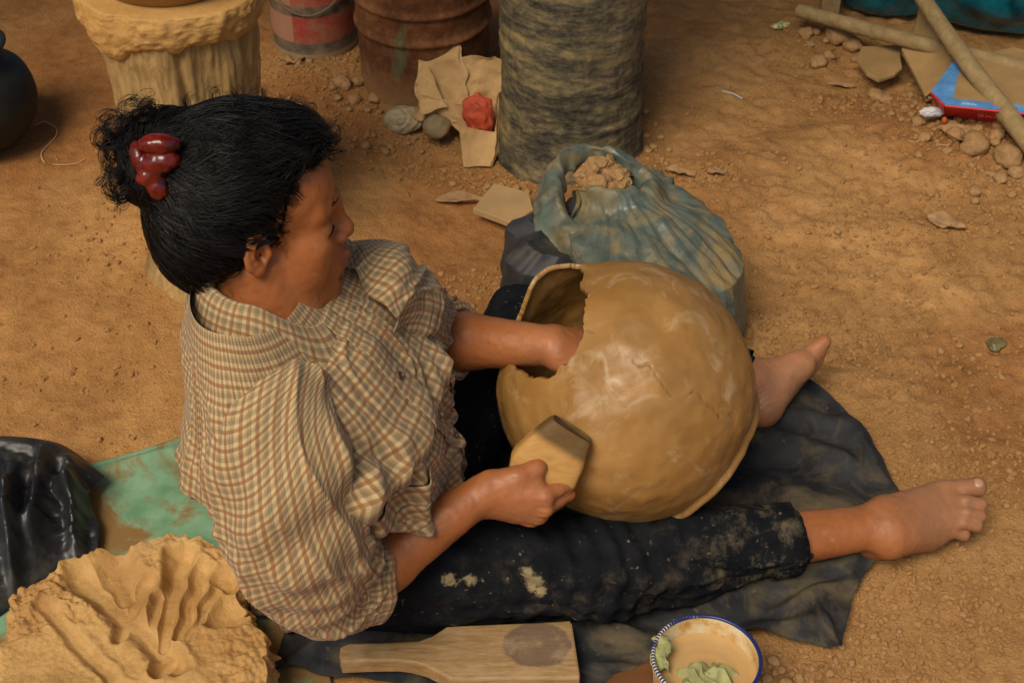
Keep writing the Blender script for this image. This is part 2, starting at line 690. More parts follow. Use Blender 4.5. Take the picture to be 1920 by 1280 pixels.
def stained(name, base, base2, mud, scale, lo, hi, rough=0.8, rough_mud=0.95, spec=0.3, speck=True, bump=0.2, splash=False):
    """dark stuff with dried clay smeared on it"""
    M = Mat(name, rough, spec)
    n = M.noise(scale, 7, 0.68, None, 0.6)
    n2 = M.noise(scale * 0.35, 3, 0.6)
    f = M.math('ADD', M.math('MULTIPLY', n, 0.65), M.math('MULTIPLY', n2, 0.35))
    a = M.ramp(f, [(lo, 0.0), (hi, 1.0)])
    if speck:
        s = M.noise(scale * 9, 2, 0.5)
        g = M.noise(scale * 1.3, 3, 0.6)
        a2 = M.math('MULTIPLY', M.ramp(s, [(0.66, 0.0), (0.74, 0.7)]), M.ramp(g, [(0.42, 0.0), (0.62, 1.0)]))
        a = M.math('MAXIMUM', a, a2)
    if splash:
        sx, sy, _z = M.sep(M.attr())
        sn = M.noise(70, 6, 0.75, None, 1.0)
        a = M.math('MAXIMUM', a, M.ramp(M.math('ADD', M.math('MULTIPLY', sx, 0.42), M.math('MULTIPLY', sn, 0.9)), [(0.66, 0.0), (0.80, 0.9)]))
        a = M.math('MAXIMUM', a, M.math('MULTIPLY', sy, M.ramp(M.noise(30, 7, 0.75, None, 0.15), [(0.50, 0.0), (0.74, 0.55)])))
    b = M.ramp(M.noise(scale * 2.3, 4), [(0.35, base), (0.7, base2)])
    M.color(M.mix(a, b, mud))
    M.rough(M.math('ADD', rough, M.math('MULTIPLY', a, rough_mud - rough)))
    M.bump(M.noise(scale * 5, 4, 0.6), bump, 0.003)
    return M.m

MAT['trousers'] = stained('black_trouser_cloth', (0.006, 0.007, 0.009), (0.012, 0.013, 0.016), (0.30, 0.235, 0.125), 13, 0.60, 0.86, 0.92, 0.95, 0.12, splash=True)
MAT['dark_cloth'] = stained('muddy_black_cloth', (0.016, 0.017, 0.019), (0.040, 0.041, 0.043), (0.17, 0.125, 0.06), 10, 0.50, 0.70, 0.85, 0.95, 0.2)
MAT['black_plastic'] = stained('black_plastic_sheet', (0.010, 0.011, 0.013), (0.022, 0.023, 0.026), (0.12, 0.10, 0.07), 12, 0.54, 0.82, 0.40, 0.85, 0.5)
MAT['dark_bag'] = stained('dark_plastic_bag', (0.020, 0.021, 0.024), (0.046, 0.047, 0.050), (0.15, 0.11, 0.06), 14, 0.52, 0.80, 0.55, 0.9, 0.4)
MAT['blue_bag'] = stained('blue_green_plastic_bag', (0.066, 0.088, 0.074), (0.14, 0.165, 0.132), (0.27, 0.185, 0.07), 12, 0.49, 0.62, 0.32, 0.9, 0.4)
MAT['green_mat'] = stained('green_mat', (0.12, 0.26, 0.14), (0.26, 0.43, 0.27), (0.24, 0.135, 0.045), 8, 0.46, 0.53, 0.7, 0.95, 0.3)

def hair_mat():
    M = Mat('black_hair', 0.42, 0.28)
    M.color((0.006, 0.005, 0.0045))
    return M.m
MAT['hair'] = hair_mat()
MAT['hair_mass'] = plain('black_hair_mass', (0.005, 0.0045, 0.004), 0.75, 0.12)

def plaid_mat():
    M = Mat('plaid_cotton', 0.92, 0.12)
    uv = M.coord('UV')
    x, y, _ = M.sep(uv)
    def bands(s):
        f = M.math('FRACT', M.math('MULTIPLY', s, 1 / 0.0195))
        br = M.ramp(f, [(0, 0.0), (0.02, 1.0), (0.20, 1.0), (0.23, 0.0)])
        f3 = M.math('FRACT', M.math('MULTIPLY', M.math('SUBTRACT', f, 0.50), 1 / 0.085))
        win = M.ramp(f, [(0, 0), (0.49, 0), (0.50, 1), (0.755, 1), (0.76, 0)], 'CONSTANT')
        bk = M.math('MULTIPLY', win, M.ramp(f3, [(0, 1), (0.42, 1), (0.5, 0)]))
        cr = M.ramp(f, [(0, 0), (0.24, 0), (0.27, 1.0), (0.44, 1.0), (0.47, 0.0), (0.86, 0.0), (0.89, 0.9), (0.97, 0.9), (1.0, 0.0)])
        return br, bk, cr
    bx, kx, cx = bands(x)
    by, ky, cy = bands(y)
    base = M.ramp(M.noise(6, 5), [(0.35, (0.34, 0.225, 0.10)), (0.65, (0.41, 0.285, 0.135))])
    c = M.mix(M.math('MULTIPLY', cx, 0.38), base, (0.62, 0.49, 0.26))
    c = M.mix(M.math('MULTIPLY', cy, 0.38), c, (0.62, 0.49, 0.26))
    brown = (0.25, 0.105, 0.045)
    c = M.mix(M.math('MULTIPLY', bx, 0.64), c, brown)
    c = M.mix(M.math('MULTIPLY', by, 0.64), c, brown)
    dk = (0.055, 0.06, 0.07)
    c = M.mix(M.math('MULTIPLY', kx, 0.55), c, dk)
    c = M.mix(M.math('MULTIPLY', ky, 0.55), c, dk)
    dirt = M.ramp(M.noise(9, 6, 0.65), [(0.55, 0.0), (0.75, 0.35)])
    c = M.mix(dirt, c, (0.13, 0.095, 0.06))
    M.color(c)
    M.b.inputs['Sheen Weight'].default_value = 0.15
    M.bump(M.noise(900, 2, 0.5), 0.15, 0.0006)
    M.bump(M.noise(55, 4, 0.6), 0.45, 0.004)
    return M.m
MAT['plaid'] = plaid_mat()

def wood(name, c1, c2, c3, axis_scale=(1, 8, 8), scale=14, rough=0.8, stain=None, bump=0.3):
    M = Mat(name, rough, 0.2)
    v = M.coord('Object', axis_scale)
    n = M.noise(scale, 6, 0.65, v, 0.8)
    n2 = M.noise(7, 4, 0.6)
    c = M.ramp(M.math('ADD', M.math('MULTIPLY', n, 0.7), M.math('MULTIPLY', n2, 0.3)), [(0.32, c1), (0.5, c2), (0.68, c3)])
    c = M.mix(1.0, c, M.attr(), 'MULTIPLY') if stain else c
    M.color(c)
    M.bump(n, bump, 0.003)
    return M.m
MAT['paddle'] = wood('paddle_wood', (0.30, 0.185, 0.085), (0.42, 0.275, 0.135), (0.52, 0.36, 0.19), (2, 14, 14), 10, 0.62, True)
MAT['paddle_wet'] = wood('clayey_paddle_wood', (0.36, 0.18, 0.045), (0.47, 0.255, 0.075), (0.54, 0.32, 0.12), (2, 6, 6), 10, 0.55, True)
MAT['stump'] = wood('weathered_stump_wood', (0.22, 0.135, 0.05), (0.39, 0.25, 0.095), (0.52, 0.355, 0.155), (6, 6, 2.0), 11, 0.9, True, 0.9)
MAT['bamboo'] = wood('old_bamboo', (0.20, 0.135, 0.055), (0.30, 0.21, 0.095), (0.40, 0.29, 0.14), (3, 3, 3), 14, 0.6)
MAT['cardboard'] = plain('brown_cardboard', (0.36, 0.225, 0.095), 0.9, 0.15, 60, 0.15, 0.002, 0.18, 14)
MAT['leaf'] = plain('dry_leaf', (0.34, 0.20, 0.095), 0.75, 0.25, 90, 0.3, 0.002, 0.35, 25)
MAT['red_print'] = plain('red_printed_card', (0.62, 0.008, 0.006), 0.5, 0.4, None, var=0.12, vscale=30)
MAT['blue_print'] = plain('blue_printed_card', (0.11, 0.30, 0.62), 0.5, 0.4, None, var=0.35, vscale=22)
MAT['white_print'] = plain('white_print', (0.85, 0.85, 0.82), 0.6)
MAT['teal_plastic'] = plain('teal_plastic_bag', (0.004, 0.10, 0.13), 0.25, 0.6, None, var=0.75, vscale=16)
MAT['paper'] = plain('kraft_paper', (0.50, 0.315, 0.14), 0.85, 0.15, 45, 0.3, 0.003, 0.2, 22)
MAT['scrap'] = plain('dusty_clear_plastic', (0.40, 0.32, 0.19), 0.5, 0.4, 50, 0.4, 0.003, 0.25, 40)
MAT['red_cloth'] = plain('faded_red_plastic', (0.46, 0.075, 0.035), 0.6, 0.3, 60, 0.3, 0.002, 0.35, 25)
MAT['stone'] = plain('smooth_stone', (0.25, 0.19, 0.10), 0.75, 0.25, 60, 0.2, 0.002, 0.2, 30)
MAT['black_pot'] = plain('sooty_black_pot', (0.011, 0.013, 0.012), 0.6, 0.35, 60, 0.3, 0.003, 0.5, 18)
MAT['clip'] = plain('red_tortoiseshell_plastic', (0.12, 0.009, 0.005), 0.22, 0.55, None, var=0.85, vscale=38)
MAT['white_cord'] = plain('white_cord', (0.55, 0.55, 0.54), 0.7)
MAT['straw'] = plain('dry_straw', (0.52, 0.37, 0.18), 0.8)
MAT['white_plastic'] = plain('white_plastic_scrap', (0.6, 0.6, 0.62), 0.45, 0.4)
MAT['orange'] = plain('orange_scrap', (0.55, 0.10, 0.015), 0.5)
MAT['wire'] = plain('old_wire', (0.16, 0.12, 0.08), 0.5, 0.5)
MAT['button'] = plain('brown_button', (0.09, 0.06, 0.04), 0.35, 0.5)
MAT['nail'] = plain('toe_nail', (0.42, 0.24, 0.15), 0.35, 0.45)
MAT['muddy_water'] = plain('muddy_water', (0.50, 0.315, 0.13), 0.12, 0.5, None, var=0.06, vscale=12)
MAT['rag'] = plain('pale_green_rag', (0.36, 0.36, 0.155), 0.75, 0.2, 90, 0.5, 0.002, 0.25, 40)
MAT['tile'] = plain('dusty_tile', (0.38, 0.245, 0.115), 0.9, 0.15, 40, 0.2, 0.002, 0.15, 18)
MAT['added_thatch'] = plain('added_roof_thatch', (0.10, 0.065, 0.03), 0.95, 0.1, 30, 0.5, 0.01, 0.3, 6)  # for the unseen roof added as a shade caster

# ------------------------------------------------------------------ ground
def gh(x, y):
    """ground height"""
    x, y = np.asarray(x, float), np.asarray(y, float)
    q = p2(x, y)
    far = np.clip((np.hypot(x, y - 2) - 3) / 10, 0, 1)
    h = 0.014 * fbm(q * 1.6, 2, 11) + 0.005 * fbm(q * 6, 2, 12)
    rough = sstep(0.05, 0.5, x - 0.15 * np.sin(y * 5)) * 0.8 + 0.25
    h += rough * 0.0038 * fbm(q * 22, 3, 13) + 0.0030 * fbm(q * 55, 2, 14) * (0.30 + rough)
    # low bank of loose earth along the back right and against the drum
    for px, py, rx, ry, hh in ((1850, 260, .30, .13, .028), (1600, 60, .25, .10, .02), (700, 160, .22, .12, .018), (1300, 330, .2, .10, .012), (1650, 420, .35, .03, .010)):
        c = P(px, py, 0)
        h += hh * np.exp(-(((x - c[0]) / rx) ** 2 + ((y - c[1]) / ry) ** 2))
    # trodden flat where she sits and works
    for cx, cy, rx, ry in ((-0.1, 1.35, 0.75, 0.45), (0.45, 1.5, 0.5, 0.32)):
        w = np.exp(-(((x - cx) / rx) ** 2 + ((y - cy) / ry) ** 2) ** 2)
        h = h * (1 - 0.85 * w)
    return (h - 0.006) * (1 - 0.0 * far)

def spaced(a, b, step, out):
    mid = np.arange(a, b, step)
    g = step * 1.25 ** np.arange(1, 40)
    g = np.cumsum(g)
    g = g[g < out]
    return np.concatenate([a - g[::-1], mid, mid[-1] + g])

gx = spaced(-1.35, 1.4, 0.0062, 120)
gy = spaced(1.12, 3.6, 0.0062, 120)
X, Y = np.meshgrid(gx, gy, indexing='ij')
Z = gh(X, Y)
q = p2(X, Y)
# soil colour: redder damp patches and paler dusty ones
t1 = sstep(-0.25, 0.5, fbm(q * 2.2, 4, 21))[..., None]
t2 = sstep(0.05, 0.7, fbm(q * 5.5 + 9, 4, 22))[..., None]
tint = (1 - 0.27 * t1 * np.array([0.6, 1.0, 1.15])) * (1 + 0.20 * t2 * np.array([0.9, 1.0, 1.2]))
left = sstep(0.2, -0.7, X)[..., None]
tint = tint * (1 + left * np.array([0.08, 0.03, -0.05]))
o = obj('ground', _st([X, Y, Z], -1), grid_faces(len(gx), len(gy)), MAT['ground'], col=tint.reshape(-1, 3))
tag(o, 'bare trampled ochre earth floor', kind='structure')

# loose crumbs too many to count
def scatter(spots, n, rmin, rmax, seed):
    r = np.random.default_rng(seed)
    V0, F0 = ICO0
    Vs, Fs = [], []
    k = 0
    for (px, py, sx, sy, w) in spots:
        c = P(px, py, 0)
        m = int(n * w)
        xy = c[:2] + r.normal(size=(m, 2)) * np.array([sx, sy])
        rad = rmin + (rmax - rmin) * r.random(m) ** 4.5
        z = gh(xy[:, 0], xy[:, 1])
        sc = rad[:, None] * (0.65 + 0.6 * r.random((m, 3))) * np.array([1, 1, .75])
        a = r.random(m) * 6.28
        V = V0[None] * (0.65 + 0.6 * r.random((m, 12, 1))) * sc[:, None]
        x = V[..., 0] * np.cos(a)[:, None] - V[..., 1] * np.sin(a)[:, None]
        y = V[..., 0] * np.sin(a)[:, None] + V[..., 1] * np.cos(a)[:, None]
        V = _st([x + xy[:, :1], y + xy[:, 1:], V[..., 2] + (z + rad * 0.22)[:, None]], -1)
        Vs.append(V.reshape(-1, 3))
        Fs.append((F0[None] + (np.arange(m) * 12)[:, None, None] + k).reshape(-1, 3))
        k += m * 12
    return np.concatenate(Vs), np.concatenate(Fs)

SPOTS = [(1830, 270, .12, .05, .10), (1700, 190, .14, .04, .07), (1880, 350, .07, .05, .06), (1560, 90, .1, .05, .04), (1790, 420, .16, .06, .05),
         (680, 180, .12, .07, .08), (760, 250, .10, .05, .06), (900, 310, .16, .02, .04), (1010, 330, .14, .015, .03), (1260, 330, .09, .05, .04), (600, 130, .08, .03, .03),
         (1560, 500, .20, .16, .10), (1700, 700, .16, .16, .10), (1500, 610, .08, .06, .04), (1780, 870, .09, .05, .07), (1720, 1130, .10, .06, .08), (1560, 1250, .10, .03, .07),
         (250, 450, .12, .1, .02), (180, 700, .12, .1, .015), (1400, 250, .25, .2, .03), (900, 540, .05, .04, .02), (0, 560, .2, .3, .01), (1860, 1100, .08, .12, .05)]
V, F = scatter(SPOTS, 21000, 0.0009, 0.0066, 5)
tag(obj('earth_crumbs', V, F, MAT['crumb'], smooth=False), 'loose ochre earth crumbs and grit strewn over the floor', 'grit', kind='stuff')

# clods one can pick out
def place_clod(px, py, rpx, seed, label, group):
    p = P(px, py, 0.01)
    r = rpx / (CAM_F / np.linalg.norm(p - np.array([0, 0, CAM_H])))
    V, F = clod(r, seed, 2 if rpx > 11 else 1)
    a = seed * 1.7
    V = V @ np.array([[math.cos(a), math.sin(a), 0], [-math.sin(a), math.cos(a), 0], [0, 0, 1]])
    z = float(gh(p[0], p[1]))
    o = obj('earth_clod', V, F, MAT['clod'])
    o.location = (float(p[0]), float(p[1]), z + r * 0.45)
    tag(o, label, 'clod', group)
    return o

G1 = 'dry earth clods in front of the rusty drum'
for i, (x, y, r) in enumerate([(645, 168, 19), (665, 190, 12), (702, 187, 13), (672, 163, 13), (634, 190, 7), (690, 205, 8), (625, 172, 7), (712, 205, 6), (655, 205, 6), (560, 120, 9), (580, 118, 7)]):
    place_clod(x, y, r, 40 + i, 'small dry ochre earth clod lying in front of the rusty drum', G1)
G2 = 'dry earth clods under the paper bag'
for i, (x, y, r) in enumerate([(660, 267, 7), (686, 265, 10), (722, 272, 9), (731, 262, 8), (700, 245, 6), (778, 240, 7), (765, 250, 6), (790, 263, 6), (848, 322, 8), (915, 325, 8), (968, 330, 9), (940, 322, 6), (990, 340, 8)]):
    place_clod(x, y, r, 60 + i, 'small dry earth clod on the strip of grit below the crumpled paper bag', G2)
G3 = 'dry earth clods heaped below the printed box'
r3 = np.random.default_rng(3)
pts3 = [(1825, 283, 27), (1890, 305, 26), (1862, 270, 16), (1875, 255, 17), (1912, 285, 15), (1905, 325, 16), (1828, 355, 13), (1875, 335, 12), (1790, 262, 15), (1775, 290, 10), (1722, 292, 9)]
for k in range(46):
    t = r3.random()
    x, y = 1690 + 225 * t + r3.normal() * 14, 178 + 150 * t + r3.normal() * 26
    pts3.append((min(x, 1935), y, 5 + 7 * r3.random() ** 2))
for i, (x, y, r) in enumerate(pts3):
    place_clod(x, y, r, 80 + i, 'dry ochre earth clod in the heap below the printed cardboard box', G3)
G4 = 'earth lumps by the bamboo pole end'
for i, (x, y, r) in enumerate([(1572, 68, 26), (1600, 80, 17), (1535, 108, 16), (1555, 95, 12), (1512, 62, 13), (1530, 58, 9), (1605, 95, 9), (1520, 78, 8), (1645, 158, 15), (1665, 165, 12), (1548, 72, 8)]):
    place_clod(x, y, r, 150 + i, 'reddish earth lump beside the tip of the long bamboo pole', G4)
G5 = 'pebbles of earth on the open floor at right'
for i, (x, y, r) in enumerate([(1640, 490, 6), (1600, 492, 5), (1805, 620, 8), (1770, 628, 9), (1725, 672, 5), (1860, 745, 6), (1820, 765, 7), (1700, 820, 6), (1750, 815, 6), (1895, 870, 7), (1680, 870, 7), (1890, 935, 7), (1540, 170, 6), (1625, 388, 6), (1500, 300, 6), (1460, 265, 5), (1760, 352, 6), (1830, 370, 8), (1572, 420, 8)]):
    place_clod(x, y, r, 170 + i, 'lone pebble of dry earth on the open floor at the right', G5)
G6 = 'earth clods beside the enamel pail'
for i, (x, y, r) in enumerate([(1450, 1228, 14), (1468, 1245, 10), (1440, 1262, 12), (1475, 1270, 15), (1500, 1255, 8), (1525, 1240, 7), (1560, 1250, 10), (1600, 1230, 8), (1640, 1180, 8), (1580, 1200, 9), (1620, 1160, 7), (1660, 1210, 6), (1690, 1170, 6), (1540, 1272, 9), (1455, 1250, 8), (1610, 1190, 6), (1570, 1225, 7)]):
    place_clod(x, y, r, 190 + i, 'dry earth clod on the floor to the right of the enamel pail', G6)
G7 = 'clods beside the palm trunk foot'
for i, (x, y, r) in enumerate([(1210, 190, 9), (1212, 240, 8), (1225, 265, 7), (1240, 240, 8), (1230, 215, 6), (1255, 270, 6), (1215, 275, 7)]):
    place_clod(x, y, r, 215 + i, 'small earth clod lying at the right foot of the palm trunk', G7)

# ------------------------------------------------------------------ palm trunk
def lathe(profile, sides, center, wobble=None):
    """profile list of (r,z); returns grid (n,sides,3)"""
    pr = np.asarray(profile, float)
    a = np.linspace(0, 2 * math.pi, sides, endpoint=False)
    X = _st([pr[:, None, 0] * np.cos(a), pr[:, None, 0] * np.sin(a), np.repeat(pr[:, 1:2], sides, 1)], -1)
    if wobble is not None:
        X = wobble(X, a)
    return X + np.array([center[0], center[1], 0])

def prof(pts, n):
    return resample(np.array(pts, float), n, True)

def tri_cap(n0, sides, apex, flip=False):
    j = np.arange(sides)
    f = _st([n0 + j, n0 + (j + 1) % sides, np.full(sides, apex)], -1)
    return f[:, ::-1] if flip else f

c = P(1068, 262, 0)
n, m = 300, 200
zz = np.linspace(-0.02, 2.25, n)
a = np.linspace(0, 2 * math.pi, m, endpoint=False)
A, ZZ = np.meshgrid(a, zz)
q = _st([np.cos(A) * .14, np.sin(A) * .14, ZZ], -1)
wav = ZZ + 0.004 * np.sin(A * 2 + 1) + 0.004 * noise(q * np.array([9, 9, 3]), 3)
ring = np.abs(((wav / 0.030) % 1) - 0.5) * 2
R = 0.136 + 0.010 * np.exp(-ZZ / 0.05) + 0.0026 * sstep(0.55, 0.95, ring) * (0.3 + 1.4 * noise(q * np.array([9, 9, 22]), 8))
R += 0.0030 * fbm(q * np.array([22, 22, 9]), 3, 5) + 0.0012 * fbm(q * np.array([60, 60, 130]), 2, 6)
Xt = _st([R * np.cos(A) + c[0], R * np.sin(A) + c[1], ZZ], -1)
M = Mat('palm_bark', 0.9, 0.15)
n1 = M.noise(9, 8, 0.78, M.coord('Object', (1.2, 1.2, 5)), 0.1)
n2 = M.noise(60, 6, 0.8, M.coord('Object', (1, 1, 1.4)))
n3 = M.noise(3.2, 4, 0.6, M.coord('Object', (1, 1, 2.5)))
f = M.math('ADD', M.math('MULTIPLY', n1, 0.5), M.math('ADD', M.math('MULTIPLY', n2, 0.25), M.math('MULTIPLY', n3, 0.25)))
M.color(M.ramp(f, [(0.41, (0.030, 0.027, 0.022)), (0.47, (0.085, 0.074, 0.05)), (0.52, (0.17, 0.138, 0.075)), (0.60, (0.34, 0.25, 0.105))]))
M.bump(n2, 0.5, 0.004)
MAT['bark'] = M.m
o = obj('palm_trunk', Xt, grid_faces(n, m, wrap_v=True), MAT['bark'])
tag(o, 'thick grey ringed palm trunk standing upright behind the plastic bag', 'trunk')

# ------------------------------------------------------------------ rusty drum
M = Mat('rusty_drum', 0.85, 0.25)
n1 = M.noise(10, 7, 0.7)
n2 = M.noise(60, 5, 0.7)
rust = M.ramp(M.math('ADD', M.math('MULTIPLY', n1, 0.6), M.math('MULTIPLY', n2, 0.4)), [(0.34, (0.045, 0.018, 0.008)), (0.5, (0.135, 0.05, 0.018)), (0.66, (0.24, 0.115, 0.045))])
x, y, z = M.sep(M.coord())
gr = M.math('MULTIPLY', M.ramp(M.noise(8, 5, 0.7, M.coord('Object', (1, 1, 0.3))), [(0.62, 0.0), (0.70, 0.7)]), 1.0)
rust = M.mix(gr, rust, (0.10, 0.16, 0.075))
dust = M.ramp(z, [(0.0, 0.75), (0.09, 0.0)])
M.color(M.mix(dust, rust, (0.34, 0.19, 0.075)))
M.bump(n2, 0.5, 0.003)
MAT['drum'] = M.m
c = P(797, 150, 0)
root = empty('rusty_drum', (c[0], c[1], 0))
pr = []
for z0 in np.linspace(0, 0.285, 90):
    r = 0.136 + 0.006 * math.exp(-((z0 - 0.155) / 0.007) ** 2) + 0.006 * math.exp(-((z0 - 0.215) / 0.007) ** 2) + 0.004 * math.exp(-(z0 / 0.006) ** 2)
    pr.append((r, z0))
pr += [(0.139, 0.288), (0.136, 0.291), (0.132, 0.288)] + [(0.131, z0) for z0 in np.linspace(0.28, 0.05, 20)] + [(0.06, 0.05), (0.002, 0.05)]
def dent(X, a):
    rr = np.linalg.norm(X[..., :2], axis=-1, keepdims=True)
    d = 0.003 * fbm(X * 9, 2, 44)
    X[..., :2] *= 1 + (d[..., None] / np.maximum(rr, .05))
    return X
Xd = lathe(pr, 96, c, dent)
obj('shell', Xd, grid_faces(len(pr), 96, wrap_v=True), MAT['drum'], root)
th = np.linspace(0, 2 * math.pi, 97)[:-1]
ringp = _st([c[0] + 0.137 * np.cos(th), c[1] + 0.137 * np.sin(th), np.full(96, 0.289)], -1)
V, F = tube(np.concatenate([ringp, ringp[:1]]), 0.004, 8, False)
obj('rim', V, F, MAT['drum'], root)
tag(root, 'rust brown steel drum with raised hoops behind the paper bag', 'drum')

# ------------------------------------------------------------------ striped bucket
M = Mat('striped_bucket_paint', 0.55, 0.35)
x, y, z = M.sep(M.coord())
bands = M.ramp(M.math('MULTIPLY', z, 1 / 0.24), [(0.0, (0.30, 0.22, 0.12)), (0.09, (0.05, 0.05, 0.052)), (0.20, (0.42, 0.19, 0.115)), (0.46, (0.035, 0.034, 0.036)), (0.56, (0.42, 0.20, 0.12)), (0.70, (0.02, 0.02, 0.022)), (0.82, (0.42, 0.21, 0.13))], 'CONSTANT')
bred = M.ramp(M.math('MULTIPLY', z, 1 / 0.24), [(0.0, (0.30, 0.22, 0.12)), (0.09, (0.05, 0.05, 0.052)), (0.20, (0.36, 0.028, 0.025)), (0.46, (0.035, 0.034, 0.036)), (0.56, (0.40, 0.02, 0.018)), (0.70, (0.02, 0.02, 0.022)), (0.82, (0.42, 0.21, 0.13))], 'CONSTANT')
panel = M.math('GREATER_THAN', x, -0.035)
cc = M.mix(panel, bands, bred)
dirt = M.ramp(M.noise(30, 7, 0.75), [(0.40, 0.1), (0.68, 0.9)])
dirt2 = M.ramp(z, [(0.0, 0.7), (0.05, 0.0)])
M.color(M.mix(M.math('MAXIMUM', dirt, dirt2), cc, (0.30, 0.20, 0.11)))
M.bump(M.noise(50, 4), 0.2, 0.002)
MAT['bucket'] = M.m
c = P(593, 82, 0)
root = empty('striped_bucket', (c[0], c[1], 0))
pr = prof([(0.085, 0), (0.089, 0.004), (0.0905, 0.03), (0.092, 0.12), (0.094, 0.235)], 40).tolist() + [(0.096, 0.238), (0.092, 0.239)] + [(0.090, z0) for z0 in np.linspace(0.23, 0.02, 12)] + [(0.002, 0.02)]
Xb = lathe(pr, 80, (0, 0))
o = obj('bucket_wall', Xb, grid_faces(len(pr), 80, wrap_v=True), MAT['bucket'])
o.parent = root
ta = np.linspace(math.radians(195), math.radians(345), 40)
hp = _st([0.099 * np.cos(ta), 0.099 * np.sin(ta), 0.225 - 0.105 * np.sin((ta - ta[0]) / (ta[-1] - ta[0]) * math.pi) ** 0.8], -1)
V, F = tube(hp, 0.0016, 6)
o = obj('wire_handle', V, F, MAT['wire'])
o.parent = root
tag(root, 'red and black striped metal bucket with hanging wire handle', 'bucket')

# ------------------------------------------------------------------ wooden stump with clay rim and pot
c = P(400, 500, 0) + np.array([0, 0.02, 0])
root = empty('wooden_stump', (c[0], c[1], 0))
n, m = 160, 260
zz = np.linspace(-0.01, 0.53, n)
A, ZZ = np.meshgrid(np.linspace(0, 2 * math.pi, m, endpoint=False), zz)
R = np.interp(ZZ, [0, 0.04, 0.15, 0.35, 0.47, 0.53], [0.125, 0.112, 0.106, 0.118, 0.128, 0.130])
q = _st([np.cos(A), np.sin(A), ZZ], -1)
# split staves with dark gaps between
tw = A + 0.10 * noise(_st([A * 0, A * 0, ZZ * 5], -1), 4) + 0.05 * noise(q * np.array([2, 2, 5]), 9)
gaps = np.array([-2.35, -2.02, -1.75, -1.40, -1.1, -0.75, -0.3, 0.2, 0.8, 1.4, 2.0, 2.6, 3.3])
dep = np.array([.006, .004, .005, .030, .006, .010, .005, .006, .01, .01, .01, .01, .004])
wid = np.array([.025, .02, .02, .050, .02, .03, .02, .03, .05, .05, .05, .05, .02])
for g, d, w in zip(gaps, dep, wid):
    dd = (tw - g + math.pi) % (2 * math.pi) - math.pi
    R = R - d * np.exp(-(dd / w) ** 2) * (0.6 + 0.4 * noise(_st([ZZ * 0 + g, ZZ * 0, ZZ * 7], -1), 2))
R = R + 0.007 * fbm(q * np.array([3, 3, 7]), 3, 7) + 0.0030 * fbm(q * np.array([16, 16, 9]), 4, 8)
Xs = _st([R * np.cos(A) + c[0], R * np.sin(A) + c[1], ZZ], -1)
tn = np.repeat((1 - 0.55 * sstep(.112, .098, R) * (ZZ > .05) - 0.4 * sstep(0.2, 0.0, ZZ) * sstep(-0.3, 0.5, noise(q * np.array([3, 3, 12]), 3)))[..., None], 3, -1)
V = np.concatenate([Xs.reshape(-1, 3), [[c[0], c[1], 0.53]]])
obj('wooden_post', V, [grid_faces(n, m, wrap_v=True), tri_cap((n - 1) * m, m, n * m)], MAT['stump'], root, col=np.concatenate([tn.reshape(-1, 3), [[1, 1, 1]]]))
tag(root, 'split yellow wood stump with a thick clay collar behind the woman', 'stump')
# clay collar smeared round the top
n, m = 60, 220
t = np.linspace(0, 1, n)[:, None]
A = np.linspace(0, 2 * math.pi, m, endpoint=False)[None] + t * 0
low = 0.478 + 0.020 * np.sin(A * 1.0 + 2.4) + 0.020 * noise(_st([np.cos(A) * 2, np.sin(A) * 2, A * 0], -1), 15) + 0.008 * noise(_st([np.cos(A) * 6, np.sin(A) * 6, A * 0], -1), 16)
ang = t * math.pi
zc = low + (0.555 - low) * (1 - np.cos(ang)) / 2
Rc = 0.129 + 0.014 * np.sin(np.clip(ang, 0, math.pi)) ** 0.7 + 0.012 * t - 0.05 * sstep(0.9, 1.0, t)
q = _st([np.cos(A), np.sin(A), zc * 6], -1)
Rc = Rc + 0.006 * fbm(q * 3, 2, 17) + 0.0028 * fbm(q * 14, 3, 18)
Xc = _st([Rc * np.cos(A) + c[0], Rc * np.sin(A) + c[1], zc], -1)
obj('clay_collar', Xc, grid_faces(n, m, wrap_v=True), MAT['moist_clay'], root, col=np.ones((n * m, 3)) * np.array([0.98, 0.94, 0.85]))
# pot standing on the stump
pr = prof([(0.001, 0.549), (0.085, 0.549), (0.102, 0.557), (0.125, 0.59), (0.145, 0.66), (0.14, 0.72), (0.11, 0.755), (0.115, 0.775), (0.109, 0.775), (0.103, 0.755), (0.13, 0.71)], 70)
Xp = lathe(pr, 96, (0, 0))
V = Xp.reshape(-1, 3) - np.array([0, 0, 0.549])
o = obj('drying_pot', V, grid_faces(len(pr), 96, wrap_v=True), MAT['pot'], col=np.ones((len(V), 3)) * np.array([.85, .84, .75]))
o.location = (c[0], c[1], 0.545)
tag(o, 'smooth tan clay pot set on top of the wooden stump', 'pot')
# white cord hanging down the left side of the stump
cp = []
for i, t in enumerate(np.linspace(0, 1, 30)):
    px, py = 213 + 22 * t + 4 * math.sin(t * 9), 60 + 135 * t
    cp.append(Py(px - 4, py, c[1] + 0.005))
V, F = tube(np.array(cp), 0.0032, 6)
lp = np.array([Py(222 + 7 * math.cos(s), 155 + 11 * math.sin(s), c[1] - 0.004) for s in np.linspace(0, 6.1, 22)])
V2, F2 = tube(lp, 0.002, 6)
V, F = cat([(V, F), (V2, F2)])
tag(obj('plastic_string', V, F, MAT['white_cord']), 'white cord hanging down the left side of the wooden stump', 'cord')

